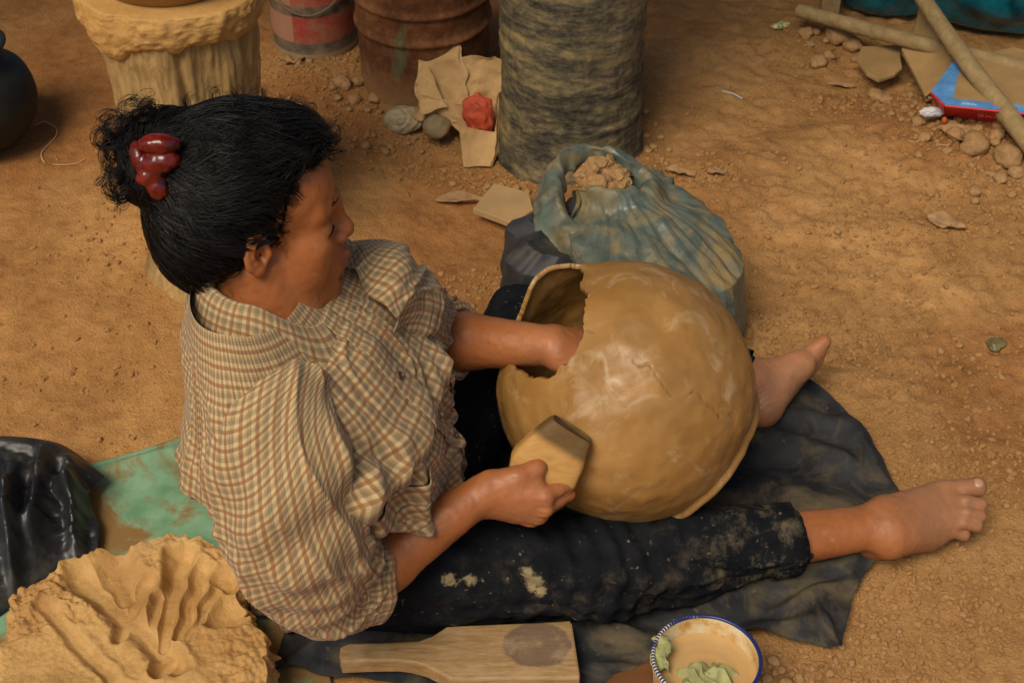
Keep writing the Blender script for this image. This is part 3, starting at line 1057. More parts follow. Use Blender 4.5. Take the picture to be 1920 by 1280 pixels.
# ------------------------------------------------------------------ black pot, left edge
c = P(-48, 188, 0.10)
root = empty('black_pot', (c[0], c[1], 0))
pr = prof([(0.001, 0.0), (0.05, 0.004), (0.095, 0.04), (0.118, 0.10), (0.108, 0.155), (0.072, 0.19), (0.07, 0.205), (0.085, 0.222), (0.08, 0.224), (0.064, 0.205), (0.07, 0.185), (0.1, 0.15)], 80)
def wob(X, a):
    X[..., :2] *= (1 + 0.02 * fbm(X * 12, 3, 3))[..., None]
    return X
o = obj('pot_body', lathe(pr, 90, (0, 0), wob), grid_faces(len(pr), 90, wrap_v=True), MAT['black_pot'])
o.parent = root
tag(root, 'round soot black pot at the left edge of the picture', 'pot')

# ------------------------------------------------------------------ crumpled kraft paper bag
def patch(corners, n, m, amp, scale, seed, thick=0.0012, bow=0.0, edge=0.0):
    """crushed sheet through 4 corner points p00 p10 p11 p01"""
    a, b, c_, d = [np.asarray(x, float) for x in corners]
    u = np.linspace(0, 1, n)[:, None, None]
    v = np.linspace(0, 1, m)[None, :, None]
    X = (1-u)*(1-v)*a + u*(1-v)*b + u*v*c_ + (1-u)*v*d
    N = unit(np.cross(b - a, d - a))
    h = amp * .8 * crease(X * scale, seed) + bow * np.sin(math.pi * u[..., 0]) * np.sin(math.pi * v[..., 0])
    X = X + N * h[..., None]
    if edge:
        e = np.minimum(np.minimum(u, 1 - u), np.minimum(v, 1 - v))[..., 0]
        w = np.exp(-(e / 0.08) ** 2)[..., None]
        X = X + w * edge * _st([noise(X * scale * 1.5 + 7 * s, seed + s) for s in range(3)], -1)
    return sheet(X, thick)

base = P(880, 300, 0)
root = empty('paper_bag', (base[0], base[1], 0))
def pz(px, py, y, dz=0):
    return Py(px, py, y)
yb = P(870, 235, 0)[1]
specs = [
    ('back_panel', [Py(783, 92, yb + .06), Py(868, 70, yb + .07), Py(880, 225, yb - .03), Py(778, 215, yb - .01)], .016, 26, 3, .010),
    ('side_panel', [Py(868, 112, yb + .05), Py(940, 104, yb + .06), Py(938, 235, yb - .03), Py(858, 230, yb - .04)], .026, 24, 5, .012),
    ('lower_fold', [Py(783, 178, yb + .0), Py(876, 198, yb - .05), Py(905, 300, yb - .09), Py(835, 225, yb - .03)], .012, 24, 8, .006),
    ('front_panel', [Py(862, 236, yb - .085), Py(932, 250, yb - .085), Py(920, 312, yb - .125), Py(868, 312, yb - .125)], .006, 22, 11, .004),
    ('side_gusset', [Py(932, 250, yb - .085), Py(934, 178, yb - .03), Py(950, 250, yb - .06), Py(922, 312, yb - .125)], .006, 22, 14, .003),
    ('corner_flap', [Py(780, 150, yb + .02), Py(800, 120, yb + .03), Py(840, 200, yb - .04), Py(788, 215, yb - .03)], .010, 24, 17, .004),
]
for nm, cs, amp, scl, sd, ed in specs:
    V, F = patch(cs, 44, 44, amp, scl, sd, 0.0014, 0.006, ed)
    obj(nm, V, F, MAT['paper'], root, smooth=False)
tag(root, 'crumpled kraft paper bag torn open against the palm trunk', 'paper bag')
# red crumpled plastic in the torn bag
c = Py(898, 216, yb - .06)
V, F = ico(4)
d = 1 + 0.35 * crease(V * 1.6 + 4, 9) + 0.2 * fbm(V * 2, 2, 3)
V = V * d[:, None] * np.array([0.030, 0.022, 0.045])
o = obj('red_plastic_wad', V, F, MAT['red_cloth'])
o.location = c
tag(o, 'faded red crumpled plastic stuffed into the torn paper bag', 'plastic wad')
# smooth stone under it
c = P(820, 240, 0.02)
V, F = clod(0.028, 5, 3, 0.10, 0.85)
o = obj('round_stone', V, F, MAT['stone'])
o.location = (c[0], c[1], 0.022)
tag(o, 'smooth rounded olive grey stone under the paper bag', 'stone')
# little crumpled clear plastic bag
c = P(757, 222, 0.015)
V, F = ico(4)
d = 1 + 0.3 * crease(V * 1.5 + 2, 21)
V = V * d[:, None] * np.array([0.038, 0.028, 0.028])
o = obj('plastic_scrap', V, F, MAT['scrap'], smooth=False)
o.location = (c[0], c[1], 0.012)
tag(o, 'small crumpled dusty clear plastic scrap beside the round stone', 'plastic scrap')
# flat square slab and dry leaf near the bag
pts = [P(x, y, 0.012) for x, y in ((887, 392), (926, 344), (992, 362), (1000, 395), (962, 420))]
V, F = extrude_poly([p[:2] for p in pts], 0.0, 0.014, 0.002)
tag(obj('square_slab', V, F, MAT['tile'], smooth=False), 'flat dusty square slab half under the dark plastic bag', 'slab')

def leaf(px, py, L, W, ang, curl, seed, label, mat='leaf', z=0.008, tilt=0.0):
    n, m = 30, 13
    u = np.linspace(0, 1, n)[:, None]
    v = np.linspace(-1, 1, m)[None]
    w = W * np.sin(math.pi * u ** 0.85) ** 0.8 + 0.0006
    x = (u - 0.5) * L + v * 0
    y = v * w
    zc = curl * (v ** 2) * w / W + 0.25 * curl * np.sin(u * 5 + seed) + 0.004 * noise(_st([u * 6 + v * 0, v * 2 + u * 0, v * 0 + u * 0 + seed], -1), seed) - 0.0015 * np.exp(-(v / .15) ** 2) + tilt * (u - .5) * L
    ca, sa = math.cos(ang), math.sin(ang)
    X = _st([x * ca - y * sa, x * sa + y * ca, zc], -1)
    V, F = sheet(X, 0.0008)
    p = P(px, py, z)
    o = obj('dry_leaf', V, F, MAT[mat])
    V2 = V[:, 2].min()
    o.location = (p[0], p[1], float(gh(p[0], p[1])) + max(0.0015, -V2 + 0.0005))
    return tag(o, label, 'leaf', 'dry leaves')
leaf(868, 355, 0.105, 0.016, 0.1, 0.010, 1, 'curled brown dry leaf left of the flat square slab')
leaf(1775, 413, 0.075, 0.021, -0.55, 0.006, 2, 'flat brown dry leaf on the open floor at the right')
leaf(1805, 250, 0.11, 0.024, -0.85, 0.012, 3, 'large brown dry leaf under the red edge of the box', z=0.03)
leaf(1580, 143, 0.06, 0.008, -0.25, 0.004, 4, 'narrow dry leaf below the round brown sherd')
leaf(1275, 322, 0.06, 0.010, -0.35, 0.006, 5, 'rusty dry leaf right of the blue green plastic bag')
leaf(553, 118, 0.05, 0.016, 0.5, 0.004, 6, 'small flat leaf below the striped bucket')
leaf(1345, 320, 0.04, 0.011, 0.2, 0.003, 7, 'small pale dry leaf near the top right of the blue green bag')

# ------------------------------------------------------------------ bamboo, stake, cardboard, teal bags
def bamboo(p0, p1, r0, r1, nodes, label):
    p0, p1 = np.asarray(p0), np.asarray(p1)
    n = 120
    t = np.linspace(0, 1, n)
    path = p0 + t[:, None] * (p1 - p0)
    L = np.linalg.norm(p1 - p0)
    side = unit(np.cross(p1 - p0, [0, 0, 1]))
    path = path + side * (0.006 * np.sin(t * 4))[:, None]
    r = r0 + (r1 - r0) * t
    root = empty('bamboo_pole', p0)
    for k in nodes:
        r = r + 0.0022 * np.exp(-((t - k) * L / 0.006) ** 2) - 0.001 * np.exp(-((t - k) * L / 0.003 - 1.6) ** 2)
    V, F = tube(path, r, 18)
    obj('cane', V, F, MAT['bamboo'], root)
    for k in nodes:
        c = p0 + k * (p1 - p0) + side * 0.006 * math.sin(k * 4)
        th = np.linspace(0, 2 * math.pi, 25)
        T = unit(p1 - p0); B = unit(np.cross(T, side))
        rr = r0 + (r1 - r0) * k + 0.0018
        V, F = tube(c + rr * (np.cos(th)[:, None] * side + np.sin(th)[:, None] * B), 0.0014, 6, False)
        obj('node_ring', V, F, MAT['bamboo'], root)
    tag(root, label, 'bamboo pole')
bamboo(P(1497, 20, 0.055), P(2010, 152, 0.09), 0.0155, 0.0175, (0.3, 0.62), 'long straight bamboo pole lying behind the printed box')
bamboo(P(1716, -24, 0.17), P(1965, 318, 0.035), 0.0165, 0.0205, (0.36, 0.72), 'thick bamboo pole slanting across the front of the printed box')
p = P(1553, 40, 0)
V, F = extrude_poly([(-.021, -.016), (.019, -.018), (.022, .015), (-.019, .018)], 0.0, 0.34, 0.003)
V[:, 0] += 0.02 * V[:, 2] * 0
o = obj('wooden_stake', V, F, MAT['bamboo'], smooth=False)
o.location = (p[0], p[1] + .01, -0.02)
tag(o, 'short upright wooden stake behind the end of the bamboo pole', 'stake')

def poly_sheet(pts, thick, mat, name, parent=None, bend=0.0):
    """flat card cut to an outline given as 3D points"""
    pts = np.asarray(pts, float)
    n = len(pts)
    c = pts.mean(0)
    N = np.zeros(3)
    for i in range(n):
        N += np.cross(pts[i] - c, pts[(i + 1) % n] - c)
    N = unit(N)
    if N[2] < 0:
        pts = pts[::-1]; N = -N
    V = np.concatenate([pts + N * thick / 2, pts - N * thick / 2])
    F = [np.arange(n)[None], (np.arange(n)[::-1] + n)[None]]
    i = np.arange(n)
    F.append(_st([(i + 1) % n, i, i + n, (i + 1) % n + n], -1)[:, ::-1])
    return obj(name, V, F, mat, parent, smooth=False)

c = P(1850, 200, 0)
box = empty('printed_box', (c[0], c[1], 0))
zt = 0.085
def B(x, y, z=zt):
    return P(x, y, z)
poly_sheet([B(1787, 186), B(1803, 112), B(1840, 96), B(2020, 118), B(2030, 210)], 0.003, MAT['cardboard'], 'top_flap', box)
poly_sheet([B(1746, 172), B(1772, 196.5), B(1787, 186), B(1803, 112), B(1793, 108)], 0.003, MAT['blue_print'], 'blue_side_border', box)
poly_sheet([B(1772, 196.5), B(2030, 222), B(2030, 210), B(1787, 186)], 0.003, MAT['blue_print'], 'blue_front_border', box)
poly_sheet([B(1771, 198.5, zt - .001), B(2030, 224.5, zt - .001), B(2030, 250, zt - .05), B(1774, 215, zt - .05)], 0.003, MAT['red_print'], 'red_front_panel', box)
poly_sheet([B(1745, 173.5, zt - .001), B(1770, 198, zt - .001), B(1773, 215, zt - .05), B(1757, 199, zt - .05)], 0.003, MAT['red_print'], 'red_corner_panel', box)
poly_sheet([B(1748, 178, zt - .012), B(1793, 112, zt - .004), B(1900, 90, zt - .004), B(2030, 120, zt - .004), B(2030, 251, zt - .056), B(1778, 214, zt - .056)], 0.003, MAT['cardboard'], 'inner_tray', box)
tag(box, 'red and blue printed cardboard box lying under the crossed bamboo', 'box')

def text_mesh(body, size, origin, xdir, ydir, mat, name, parent):
    cu = bpy.data.curves.new('t', 'FONT')
    cu.body = body
    cu.size = size
    ob = bpy.data.objects.new('t', cu)
    COL.objects.link(ob)
    dg = bpy.context.evaluated_depsgraph_get()
    me = bpy.data.meshes.new_from_object(ob.evaluated_get(dg))
    V = np.zeros(len(me.vertices) * 3)
    me.vertices.foreach_get('co', V)
    V = V.reshape(-1, 3)
    F = [tuple(p.vertices) for p in me.polygons]
    bpy.data.objects.remove(ob)
    bpy.data.curves.remove(cu)
    bpy.data.meshes.remove(me)
    W = np.asarray(origin) + V[:, :1] * xdir + V[:, 1:2] * ydir
    return obj(name, W, F, mat, parent, smooth=False)
xd = unit(B(2030, 224.5) - B(1771, 198.5))
yd = unit(B(1771, 198.5, zt) - B(1774, 215, zt - .05))
nn = unit(np.cross(xd, yd))
if nn @ TC < 0: nn = -nn
org = B(1832, 219, zt - .035)
pl0 = B(1771, 198.5, zt - .001)
org = org - nn * ((org - pl0) @ nn) + nn * 0.004
text_mesh('\u1791\u17b9\u1780\u178a\u17c4\u17c7 \u1782\u17bb\u178e\u1797\u17b6\u1796\u179b\u17d2\u17a2', 0.024, org, xd, yd, MAT['white_print'], 'lettering', box)
xd2 = unit(B(2030, 222) - B(1772, 196.5))
yd2 = unit(np.cross([0, 0, 1], xd2))
text_mesh('\u1797\u17b6\u1796\u179f', 0.012, B(1802, 197.5) + np.array([0, 0, .0024]), xd2, yd2, MAT['white_print'], 'small_lettering', box)

# loose cardboard flap and brown sherd
flap = empty('cardboard_flap', P(1735, 180, 0.02))
def bentcard(pts, name, n=24):
    a, b, c_, d = pts
    u = np.linspace(0, 1, n)[:, None, None]; v = np.linspace(0, 1, n)[None, :, None]
    X = (1-u)*(1-v)*a + u*(1-v)*b + u*v*c_ + (1-u)*v*d
    N = unit(np.cross(b - a, d - a))
    X = X + N * (0.012 * np.sin(math.pi * u) + 0.003 * noise(X * 14, 3)[..., None])
    V, F = sheet(X, 0.003)
    return obj(name, V, F, MAT['cardboard'], flap)
bentcard([P(1690, 92, .05), P(1722, 12, .11), P(1800, 100, .10), P(1735, 182, .02)], 'card_panel')
bentcard([P(1690, 100, .035), P(1695, 95, .045), P(1742, 186, .015), P(1736, 190, .004)], 'torn_edge')
tag(flap, 'plain brown cardboard flap bent up left of the printed box', 'cardboard')
pts = [P(x, y, 0.025) for x, y in ((1606, 112), (1615, 88), (1660, 86), (1692, 85), (1688, 106), (1692, 128), (1678, 140), (1648, 150), (1625, 138))]
V, F = extrude_poly([p[:2] for p in pts], 0.016, 0.027, 0.003)
tag(obj('round_sherd', V, F, MAT['cardboard'], smooth=False), 'flat brown rounded piece of card left of the cardboard flap', 'cardboard')
pts = [P(x, y, 0.0) for x, y in ((1660, 168), (1690, 150), (1720, 176), (1700, 190))]

def teal(cpx, cpy, rx, ry, rz, seed, label):
    c = P(cpx, cpy, 0)
    V, F = ico(5)
    d = 1 + 0.12 * crease(V * 1.6 + seed, seed) + 0.15 * fbm(V * 1.2, 2, seed)
    V = V * d[:, None] * np.array([rx, ry, rz])
    V[:, 2] = np.maximum(V[:, 2], -rz * 0.7)
    o = obj('teal_plastic_bag', V, F, MAT['teal_plastic'])
    o.location = (c[0], c[1], rz * 0.7)
    tag(o, label, 'plastic bag', 'teal plastic bags at the back right')
teal(1652, 8, 0.115, 0.085, 0.10, 3, 'small teal plastic bag between wooden stake and bamboo')
teal(1885, 30, 0.20, 0.115, 0.145, 8, 'large shiny teal plastic bag behind the printed box')

# small litter
p = P(1465, 43, 0.006)
V, F = ico(3)
V = V * np.array([0.024, 0.011, 0.007]) * (1 + 0.2 * crumple(V * 2, 3))[:, None]
M = Mat('sweet_wrapper', 0.4, 0.4)
M.color(M.ramp(M.noise(120, 2), [(0.40, (0.12, 0.28, 0.06)), (0.46, (0.60, 0.50, 0.24)), (0.62, (0.60, 0.50, 0.24)), (0.66, (0.5, 0.1, 0.04))], 'CONSTANT'))
MAT['wrapper'] = M.m
o = obj('sweet_wrapper', V, F, MAT['wrapper'])
o.location = (p[0], p[1], float(gh(p[0], p[1])) + .006)
o.rotation_euler = (0, 0, 0.4)
tag(o, 'small cream and green sweet wrapper left of the bamboo tip', 'wrapper')
def stick(pix, r, mat, name, label, cat_, z=0.004):
    pth = []
    for x, y in pix:
        q = P(x, y, z)
        q[2] = float(gh(q[0], q[1])) + r + 0.001
        pth.append(q)
    V, F = tube(resample(pth, 40), r, 6)
    return tag(obj(name, V, F, MAT[mat]), label, cat_)
stick([(1356, 160), (1374, 166), (1393, 174)], 0.0016, 'white_cord', 'thin_stick', 'thin pale stick alone on the bare floor at the top right', 'stick')
stick([(63, 228), (78, 222), (92, 228), (106, 240), (104, 255), (88, 270), (77, 282), (78, 293), (84, 303)], 0.0014, 'straw', 'bent_straw', 'bent pale straw on the floor left of the woman', 'straw')
stick([(98, 303), (125, 303), (142, 300), (158, 293)], 0.0010, 'straw', 'short_straw', 'short thin straw lying right of the bent straw', 'straw')
stick([(1408, 580), (1413, 600), (1424, 635)], 0.0016, 'leaf', 'thin_twig', 'thin dark twig beside the far foot', 'twig')
stick([(1700, 100), (1720, 104), (1745, 112)], 0.001, 'straw', 'grass_stalk', 'thin straw stalk by the cardboard', 'straw')
for (x, y, ln, ang) in ((1700, 273, 26, 0.0), (1752, 283, 24, -.25)):
    stick([(x, y), (x + ln / 2, y + 2), (x + ln, y + 1 - ln * ang * .3)], 0.0011, 'straw', 'grass_stalk', 'thin straw stalk in the heap of clods, %s of two' % ('left' if x < 1720 else 'right'), 'straw')
p = P(1748, 215, 0.03)
V, F = ico(3)
V = V * np.array([0.024, 0.009, 0.010]) * (1 + 0.35 * crumple(V * 2, 6))[:, None]
o = obj('white_plastic_scrap', V, F, MAT['white_plastic'], smooth=False)
o.location = (p[0], p[1], 0.036)
tag(o, 'white crumpled plastic scrap under the red box corner', 'plastic scrap')
p = P(1770, 229, 0.03)
V, F = ico(2)
o = obj('orange_scrap', V * np.array([0.006, 0.006, 0.008]) * (1 + .2 * noise(V * 3, 2))[:, None], F, MAT['orange'])
o.location = (p[0], p[1], 0.034)
tag(o, 'tiny orange scrap under the red box corner', 'scrap')
p = P(1872, 626, 0.006)
V, F = clod(0.018, 9, 3, 0.25, 0.4)
o = obj('glassy_pebble', V, F, plain('glassy_pebble', (0.15, 0.125, 0.05), 0.25, 0.5, None, var=0.4, vscale=60))
o.location = (p[0], p[1], float(gh(p[0], p[1])) + .005)
tag(o, 'shiny olive flat pebble on the floor at the right edge', 'pebble')

# ------------------------------------------------------------------ mats and sheets on the floor
def folds(x, y, segs):
    """soft ridges along segments: (x0,y0,x1,y1,width,height)"""
    h = 0
    for x0, y0, x1, y1, w, a in segs:
        dx, dy = x1 - x0, y1 - y0
        l2 = dx * dx + dy * dy
        t = np.clip(((x - x0) * dx + (y - y0) * dy) / l2, 0, 1)
        d = np.hypot(x - x0 - t * dx, y - y0 - t * dy)
        h = h + a * np.exp(-(d / w) ** 2) * np.sin(math.pi * np.clip(t * .9 + .05, 0, 1)) ** .5
    return h

def pixsegs(lst, z=0.02):
    out = []
    for (a, b, c_, d, w, h) in lst:
        p, q = P(a, b, z), P(c_, d, z)
        out.append((p[0], p[1], q[0], q[1], w, h))
    return out

def ground_pts(lst, z=0.0):
    return [P(x, y, z) for x, y in lst]

# green mat
X = coons(ground_pts([(168, 872), (240, 852), (330, 826), (480, 760)]), ground_pts([(-160, 1360), (200, 1370), (640, 1370)]),
          ground_pts([(168, 872), (20, 1050), (-160, 1360)]), ground_pts([(480, 760), (560, 1000), (640, 1370)]), 160, 160)
X[..., 2] = np.maximum(gh(X[..., 0], X[..., 1]), -0.004) + 0.005 + 0.004 * np.abs(fbm(X * 8, 3, 4)) + folds(X[..., 0], X[..., 1], pixsegs([(185, 868, 330, 828, .010, .010), (430, 930, 520, 1150, .012, .010)]))
V, F = sheet(X, 0.002)
tag(obj('green_mat', V, F, MAT['green_mat']), 'mud smeared green plastic mat under the clay heap', 'mat')

# dark muddy cloth she sits on
X = coons(ground_pts([(560, 1100), (760, 900), (980, 700), (1300, 690), (1420, 690), (1520, 722)]),
          ground_pts([(505, 1262), (620, 1275), (860, 1300), (1130, 1292), (1340, 1205), (1500, 1210), (1572, 1222)]),
          ground_pts([(560, 1100), (535, 1200), (505, 1262)]),
          ground_pts([(1520, 722), (1585, 775), (1632, 835), (1672, 915), (1692, 1004), (1640, 1058), (1600, 1130), (1572, 1222)]), 340, 240)
x, y = X[..., 0], X[..., 1]
h = 0.004 + 0.006 * np.abs(fbm(X * 7, 3, 31)) + 0.003 * fbm(X * 22, 2, 33) + .007 * crease(X * 7, 8, 5)
h += folds(x, y, pixsegs([(1430, 800, 1640, 890, .022, .022), (1450, 760, 1600, 790, .018, .016), (1600, 800, 1670, 920, .014, .018), (1380, 900, 1620, 960, .03, .020),
                          (1300, 1120, 1680, 1020, .020, .020), (1360, 1190, 1560, 1160, .016, .018), (1250, 1150, 1420, 1120, .020, .014), (1440, 1150, 1600, 1080, .012, .016),
                          (560, 1230, 640, 1190, .012, .030), (600, 1190, 760, 1190, .015, .030), (520, 1250, 600, 1240, .012, .014), (1100, 1170, 1230, 1200, .020, .018), (1120, 1240, 1220, 1260, .015, .015), (1530, 1130, 1575, 1215, .008, .012)]))
X[..., 2] = np.maximum(gh(x, y), -0.004) + h + 0.006
X[..., :2] += 0.004 * _st([noise(X * 30, 3), noise(X * 30 + 9, 4)], -1)
V, F = sheet(X, 0.0018)
tag(obj('black_ground_cloth', V, F, MAT['dark_cloth']), 'muddy black cloth spread under the seated woman', 'cloth')

# black plastic sheet heaped at the left edge
X = coons([P(-120, 830, .08), P(20, 818, .07), P(110, 832, .05), P(196, 892, .03)], ground_pts([(-160, 1220), (-20, 1165), (60, 1110), (182, 1062)], .006),
          [P(-120, 830, .08), P(-150, 1000, .10), P(-160, 1220, .01)], [P(196, 892, .03), P(172, 935, .02), P(188, 1000, .012), P(182, 1062, .006)], 200, 200)
x, y = X[..., 0], X[..., 1]
u = np.linspace(0, 1, 200)[:, None]; v = np.linspace(0, 1, 200)[None]
dome = 0.030 * np.sin(math.pi * np.clip(u * 0.8 + .05, 0, 1)) * np.sin(math.pi * v) ** .7
cr = .6 * crease(X * np.array([11, 11, 5]), 5, 6) + .16 * crease(X * np.array([34, 34, 14]), 6, 5)
X[..., 2] += dome + np.sin(math.pi * v) ** .6 * (0.085 * cr * sstep(0, .1, 1 - u) + 0.006 * fbm(X * 25, 2, 8)) + folds(x, y, pixsegs([(30, 900, 20, 1080, .010, .035), (90, 860, 60, 1000, .010, .030), (130, 860, 140, 1030, .012, .028), (0, 850, 110, 870, .010, .02), (170, 905, 100, 930, .010, .016)], .06))
X[..., 2] = np.maximum(X[..., 2], 0.004)
V, F = sheet(X, 0.001)
tag(obj('black_plastic_sheet', V, F, MAT['black_plastic']), 'crumpled shiny black plastic sheet heaped at the left edge', 'plastic sheet')

# ------------------------------------------------------------------ heap of wet clay with finger grooves
cz = 0.085
outl = [P(x_, y_, cz) for x_, y_ in ((22, 1165), (32, 1128), (90, 1090), (150, 1052), (235, 1048), (285, 1022), (370, 1018), (438, 1052), (446, 1120), (482, 1180), (498, 1262), (470, 1370), (250, 1400), (30, 1380), (10, 1270))]
outl = np.array(outl)[:, :2]
cc = outl.mean(0)
ang = np.arctan2(outl[:, 1] - cc[1], outl[:, 0] - cc[0])
rad = np.hypot(*(outl - cc).T)
o_ = np.argsort(ang)
m, n = 560, 260
A = np.linspace(-math.pi, math.pi, m, endpoint=False)
Rb = np.interp(A, np.concatenate([ang[o_] - 2 * math.pi, ang[o_], ang[o_] + 2 * math.pi]), np.tile(rad[o_], 3))
Rb = Rb * (1 + 0.05 * noise(_st([np.cos(A) * 6, np.sin(A) * 6, A * 0], -1), 3) + 0.035 * noise(_st([np.cos(A) * 19, np.sin(A) * 19, A * 0], -1), 5))
S = np.linspace(0, 1, n)
st = np.clip(S / 0.84, 0, 1)[:, None]
sd = np.clip((S - 0.84) / 0.16, 0, 1)[:, None]
rr = Rb[None] * (st + 0.03 * np.sin(sd * math.pi * .6))
x = cc[0] + rr * np.cos(A); y = cc[1] + rr * np.sin(A)
top = 0.098 + 0.008 * (1 - st ** 2.2) + 0.012 * fbm(p2(x, y) * 6, 3, 9)
gro = [(150, 1072, 335, 1250, .017, -.024), (212, 1062, 238, 1118, .022, -.028), (268, 1090, 226, 1188, .012, -.024), (302, 1122, 272, 1198, .009, -.020), (338, 1040, 302, 1205, .013, -.030),
       (374, 1060, 336, 1195, .011, -.026), (402, 1095, 352, 1200, .007, -.016), (415, 1072, 425, 1085, .016, -.022), (428, 1140, 402, 1150, .018, -.024), (80, 1130, 230, 1290, .009, -.010), (318, 1240, 300, 1262, .012, -.035)]
h = top
warp = 0.004 * np.stack([noise(p2(x, y) * 38, 51), noise(p2(x, y) * 38, 52)], -1)
gm, gd, gp = 0 * x, 0 * x, 0 * x
for x0, y0, x1, y1, w, a_ in pixsegs(gro, .1):
    xw, yw_ = x + warp[..., 0], y + warp[..., 1]
    dx, dy = x1 - x0, y1 - y0
    t = np.clip(((xw - x0) * dx + (yw_ - y0) * dy) / (dx * dx + dy * dy), 0, 1)
    d = np.hypot(xw - x0 - t * dx, yw_ - y0 - t * dy)
    w = w * 1.35 * (1.15 - .4 * t)
    gd = np.minimum(gd, a_ * .62 * sstep(w * 1.25, w * .25, d)) if a_ < 0 else gd
    gp = np.maximum(gp, np.abs(a_) * .14 * np.exp(-((d - w * 1.3) / (w * .4)) ** 2))
    gm = np.maximum(gm, sstep(w * 1.2, w * .8, d))
h = h + gd + gp * sstep(-.01, 0, gd)
lump = sstep(-0.1, 0.5, noise(p2(x, y) * 9 + 3, 12)) * (1 - gm)
wv = worley(p2(x, y) * 62, 4)[0]
wv2 = worley(p2(x, y) * 130, 6)[0]
h = h + 0.013 * lump * (0.55 - wv) + 0.005 * (1 - gm) * (0.5 - wv2) * (.35 + lump) + 0.0035 * fbm(p2(x, y) * 60, 3, 14) * (0.25 + lump)
z = h * (1 - sd) ** 0.8 + 0.0
rough_ = fbm(_st([np.cos(A)[None] * 14, np.sin(A)[None] * 14, sd * 5], -1), 3, 5)
x = x + sd * (1 - sd) * .05 * rough_ * np.cos(A); y = y + sd * (1 - sd) * .05 * rough_ * np.sin(A)
X = _st([x, y, np.maximum(z, 0.0)], -1)
q = X.reshape(-1, 3)
tn = 1 - 0.20 * sstep(0.0, 0.7, fbm(q * 9, 3, 61))[:, None] * np.array([.7, 1, 1.2])
tag(obj('clay_heap', X, grid_faces(n, m, wrap_v=True), MAT['moist_clay'], col=tn), 'big heap of wet ochre clay with finger grooves, lower left', 'clay')

# ------------------------------------------------------------------ bag of clay lumps
DB = np.array([0.128, 2.030])
n, m = 120, 360
A = np.linspace(0, 2 * math.pi, m, endpoint=False)[None]
s = np.linspace(0, 1, n)[:, None]
prz = np.interp(s, [0, .1, .6, .8, 1], [0, .004, .155, .180, .15])
prr = np.interp(s, [0, .1, .35, .6, .8, 1], [.09, .128, .138, .125, .09, .02])
dirn = _st([np.cos(A) + 0 * s, np.sin(A) + 0 * s, prz], -1)
pl = 0.010 * np.sin(A * 9 + 3 * noise(dirn * 2, 3)) * sstep(0.1, .7, s) + 0.016 * crease(dirn * np.array([1.6, 1.6, 5]), 7, 6) + 0.006 * fbm(dirn * 6, 2, 3)
r = np.maximum(prr + pl * sstep(0, .1, s), 0.003)
X = _st([DB[0] + r * np.cos(A) * 1.05, DB[1] + r * np.sin(A), prz + 0.3 * pl * s], -1)
tag(obj('dark_plastic_bag', X, grid_faces(n, m, wrap_v=True), MAT['dark_bag']), 'dusty dark plastic bag behind the big clay pot', 'plastic bag')

BB = np.array([0.225, 2.035])
n, m = 240, 420
s = np.linspace(0, 1, n)[:, None]
A = np.linspace(0, 2 * math.pi, m, endpoint=False)[None]
oc = P(1138, 338, 0.21)[:2]
st = np.clip(s / 0.6, 0, 1)
sd = np.clip((s - 0.6) / 0.4, 0, 1)
rx = 0.148 + 0.012 * np.cos(A + .5); ry = 0.165
flare = 1 + 0.12 * sd * (0.5 + 0.5 * np.cos(A + 0.8)) 
x = BB[0] + (st * rx * flare) * np.cos(A)
y = BB[1] + (st * ry * flare) * np.sin(A)
lo = 0.12 - 0.11 * sstep(-0.5, 0.6, np.cos(A + 0.65))      # hem: high at the left and back, low front right
ed = sstep(0.55, 1.0, st)
zt_ = 0.205 - 0.035 * st ** 2 - 0.22 * (x - BB[0])
do = np.hypot((x - oc[0]) / 0.070, (y - oc[1]) / 0.060)
thick_left = 0.5 + 0.5 * sstep(0.06, -0.06, x - oc[0])
rimz = 0.030 * np.exp(-((do - 1.12) / 0.26) ** 2) * (0.45 + 0.55 * np.maximum(thick_left, sstep(-0.02, .05, y - oc[1])))
zt_ = zt_ + rimz - 0.055 * sstep(1.0, 0.6, do)
z = zt_ + (lo - zt_) * sd ** 1.1
q = _st([x, y, z], -1)
out = sstep(0.9, 1.5, do)
# pleats fan out from the mouth of the bag
th = np.arctan2(y - oc[1], x - oc[0])
dist = np.hypot(x - oc[0], y - oc[1])
ple = np.abs(((th * 4.3 + 1.2 * noise(q * 9, 5) + 8 * 0) % 1) - .5) * 2
ple2 = np.abs(((th * 7.7 + 1.5 * noise(q * 7, 6)) % 1) - .5) * 2
h = out * (0.004 * (ple - .5) + 0.003 * (ple2 - .5)) * sstep(0.05, .16, dist) + out * (0.036 * crease(q @ np.array([[.8, .6, 0], [-.6, .8, 0], [0, 0, 1]]) * np.array([5, 10, 6]), 23, 4, .5) + .005 * crease(q * 22, 14, 4)) + (1 - out) * 0.004 * noise(q * 50, 3)
rimw = np.exp(-((do - 1.12) / 0.3) ** 2)
h = h + rimw * 0.008 * noise(_st([th * 5, dist * 30, th * 0], -1), 4)
Nn = grid_normals(q)
if Nn[20, 20, 2] < 0: Nn = -Nn
q = q + Nn * h[..., None]
q[..., 2] = np.maximum(q[..., 2], 0.004 + 0.0005 * s)
bag = empty('blue_green_plastic_bag', (BB[0], BB[1], 0.004))
obj('bag_film', q, grid_faces(n, m, wrap_v=True), MAT['blue_bag'], bag, smooth=False)
loop = [(1262, 345, .170), (1215, 316, .205), (1165, 288, .235), (1112, 272, .245), (1068, 284, .245), (1046, 318, .235), (1044, 362, .222), (1062, 402, .210), (1105, 440, .196), (1155, 472, .178), (1210, 515, .150), (1265, 560, .110), (1330, 620, .05)]
lp = resample(np.array([P(a_, b_, c_) for a_, b_, c_ in loop]), 170)
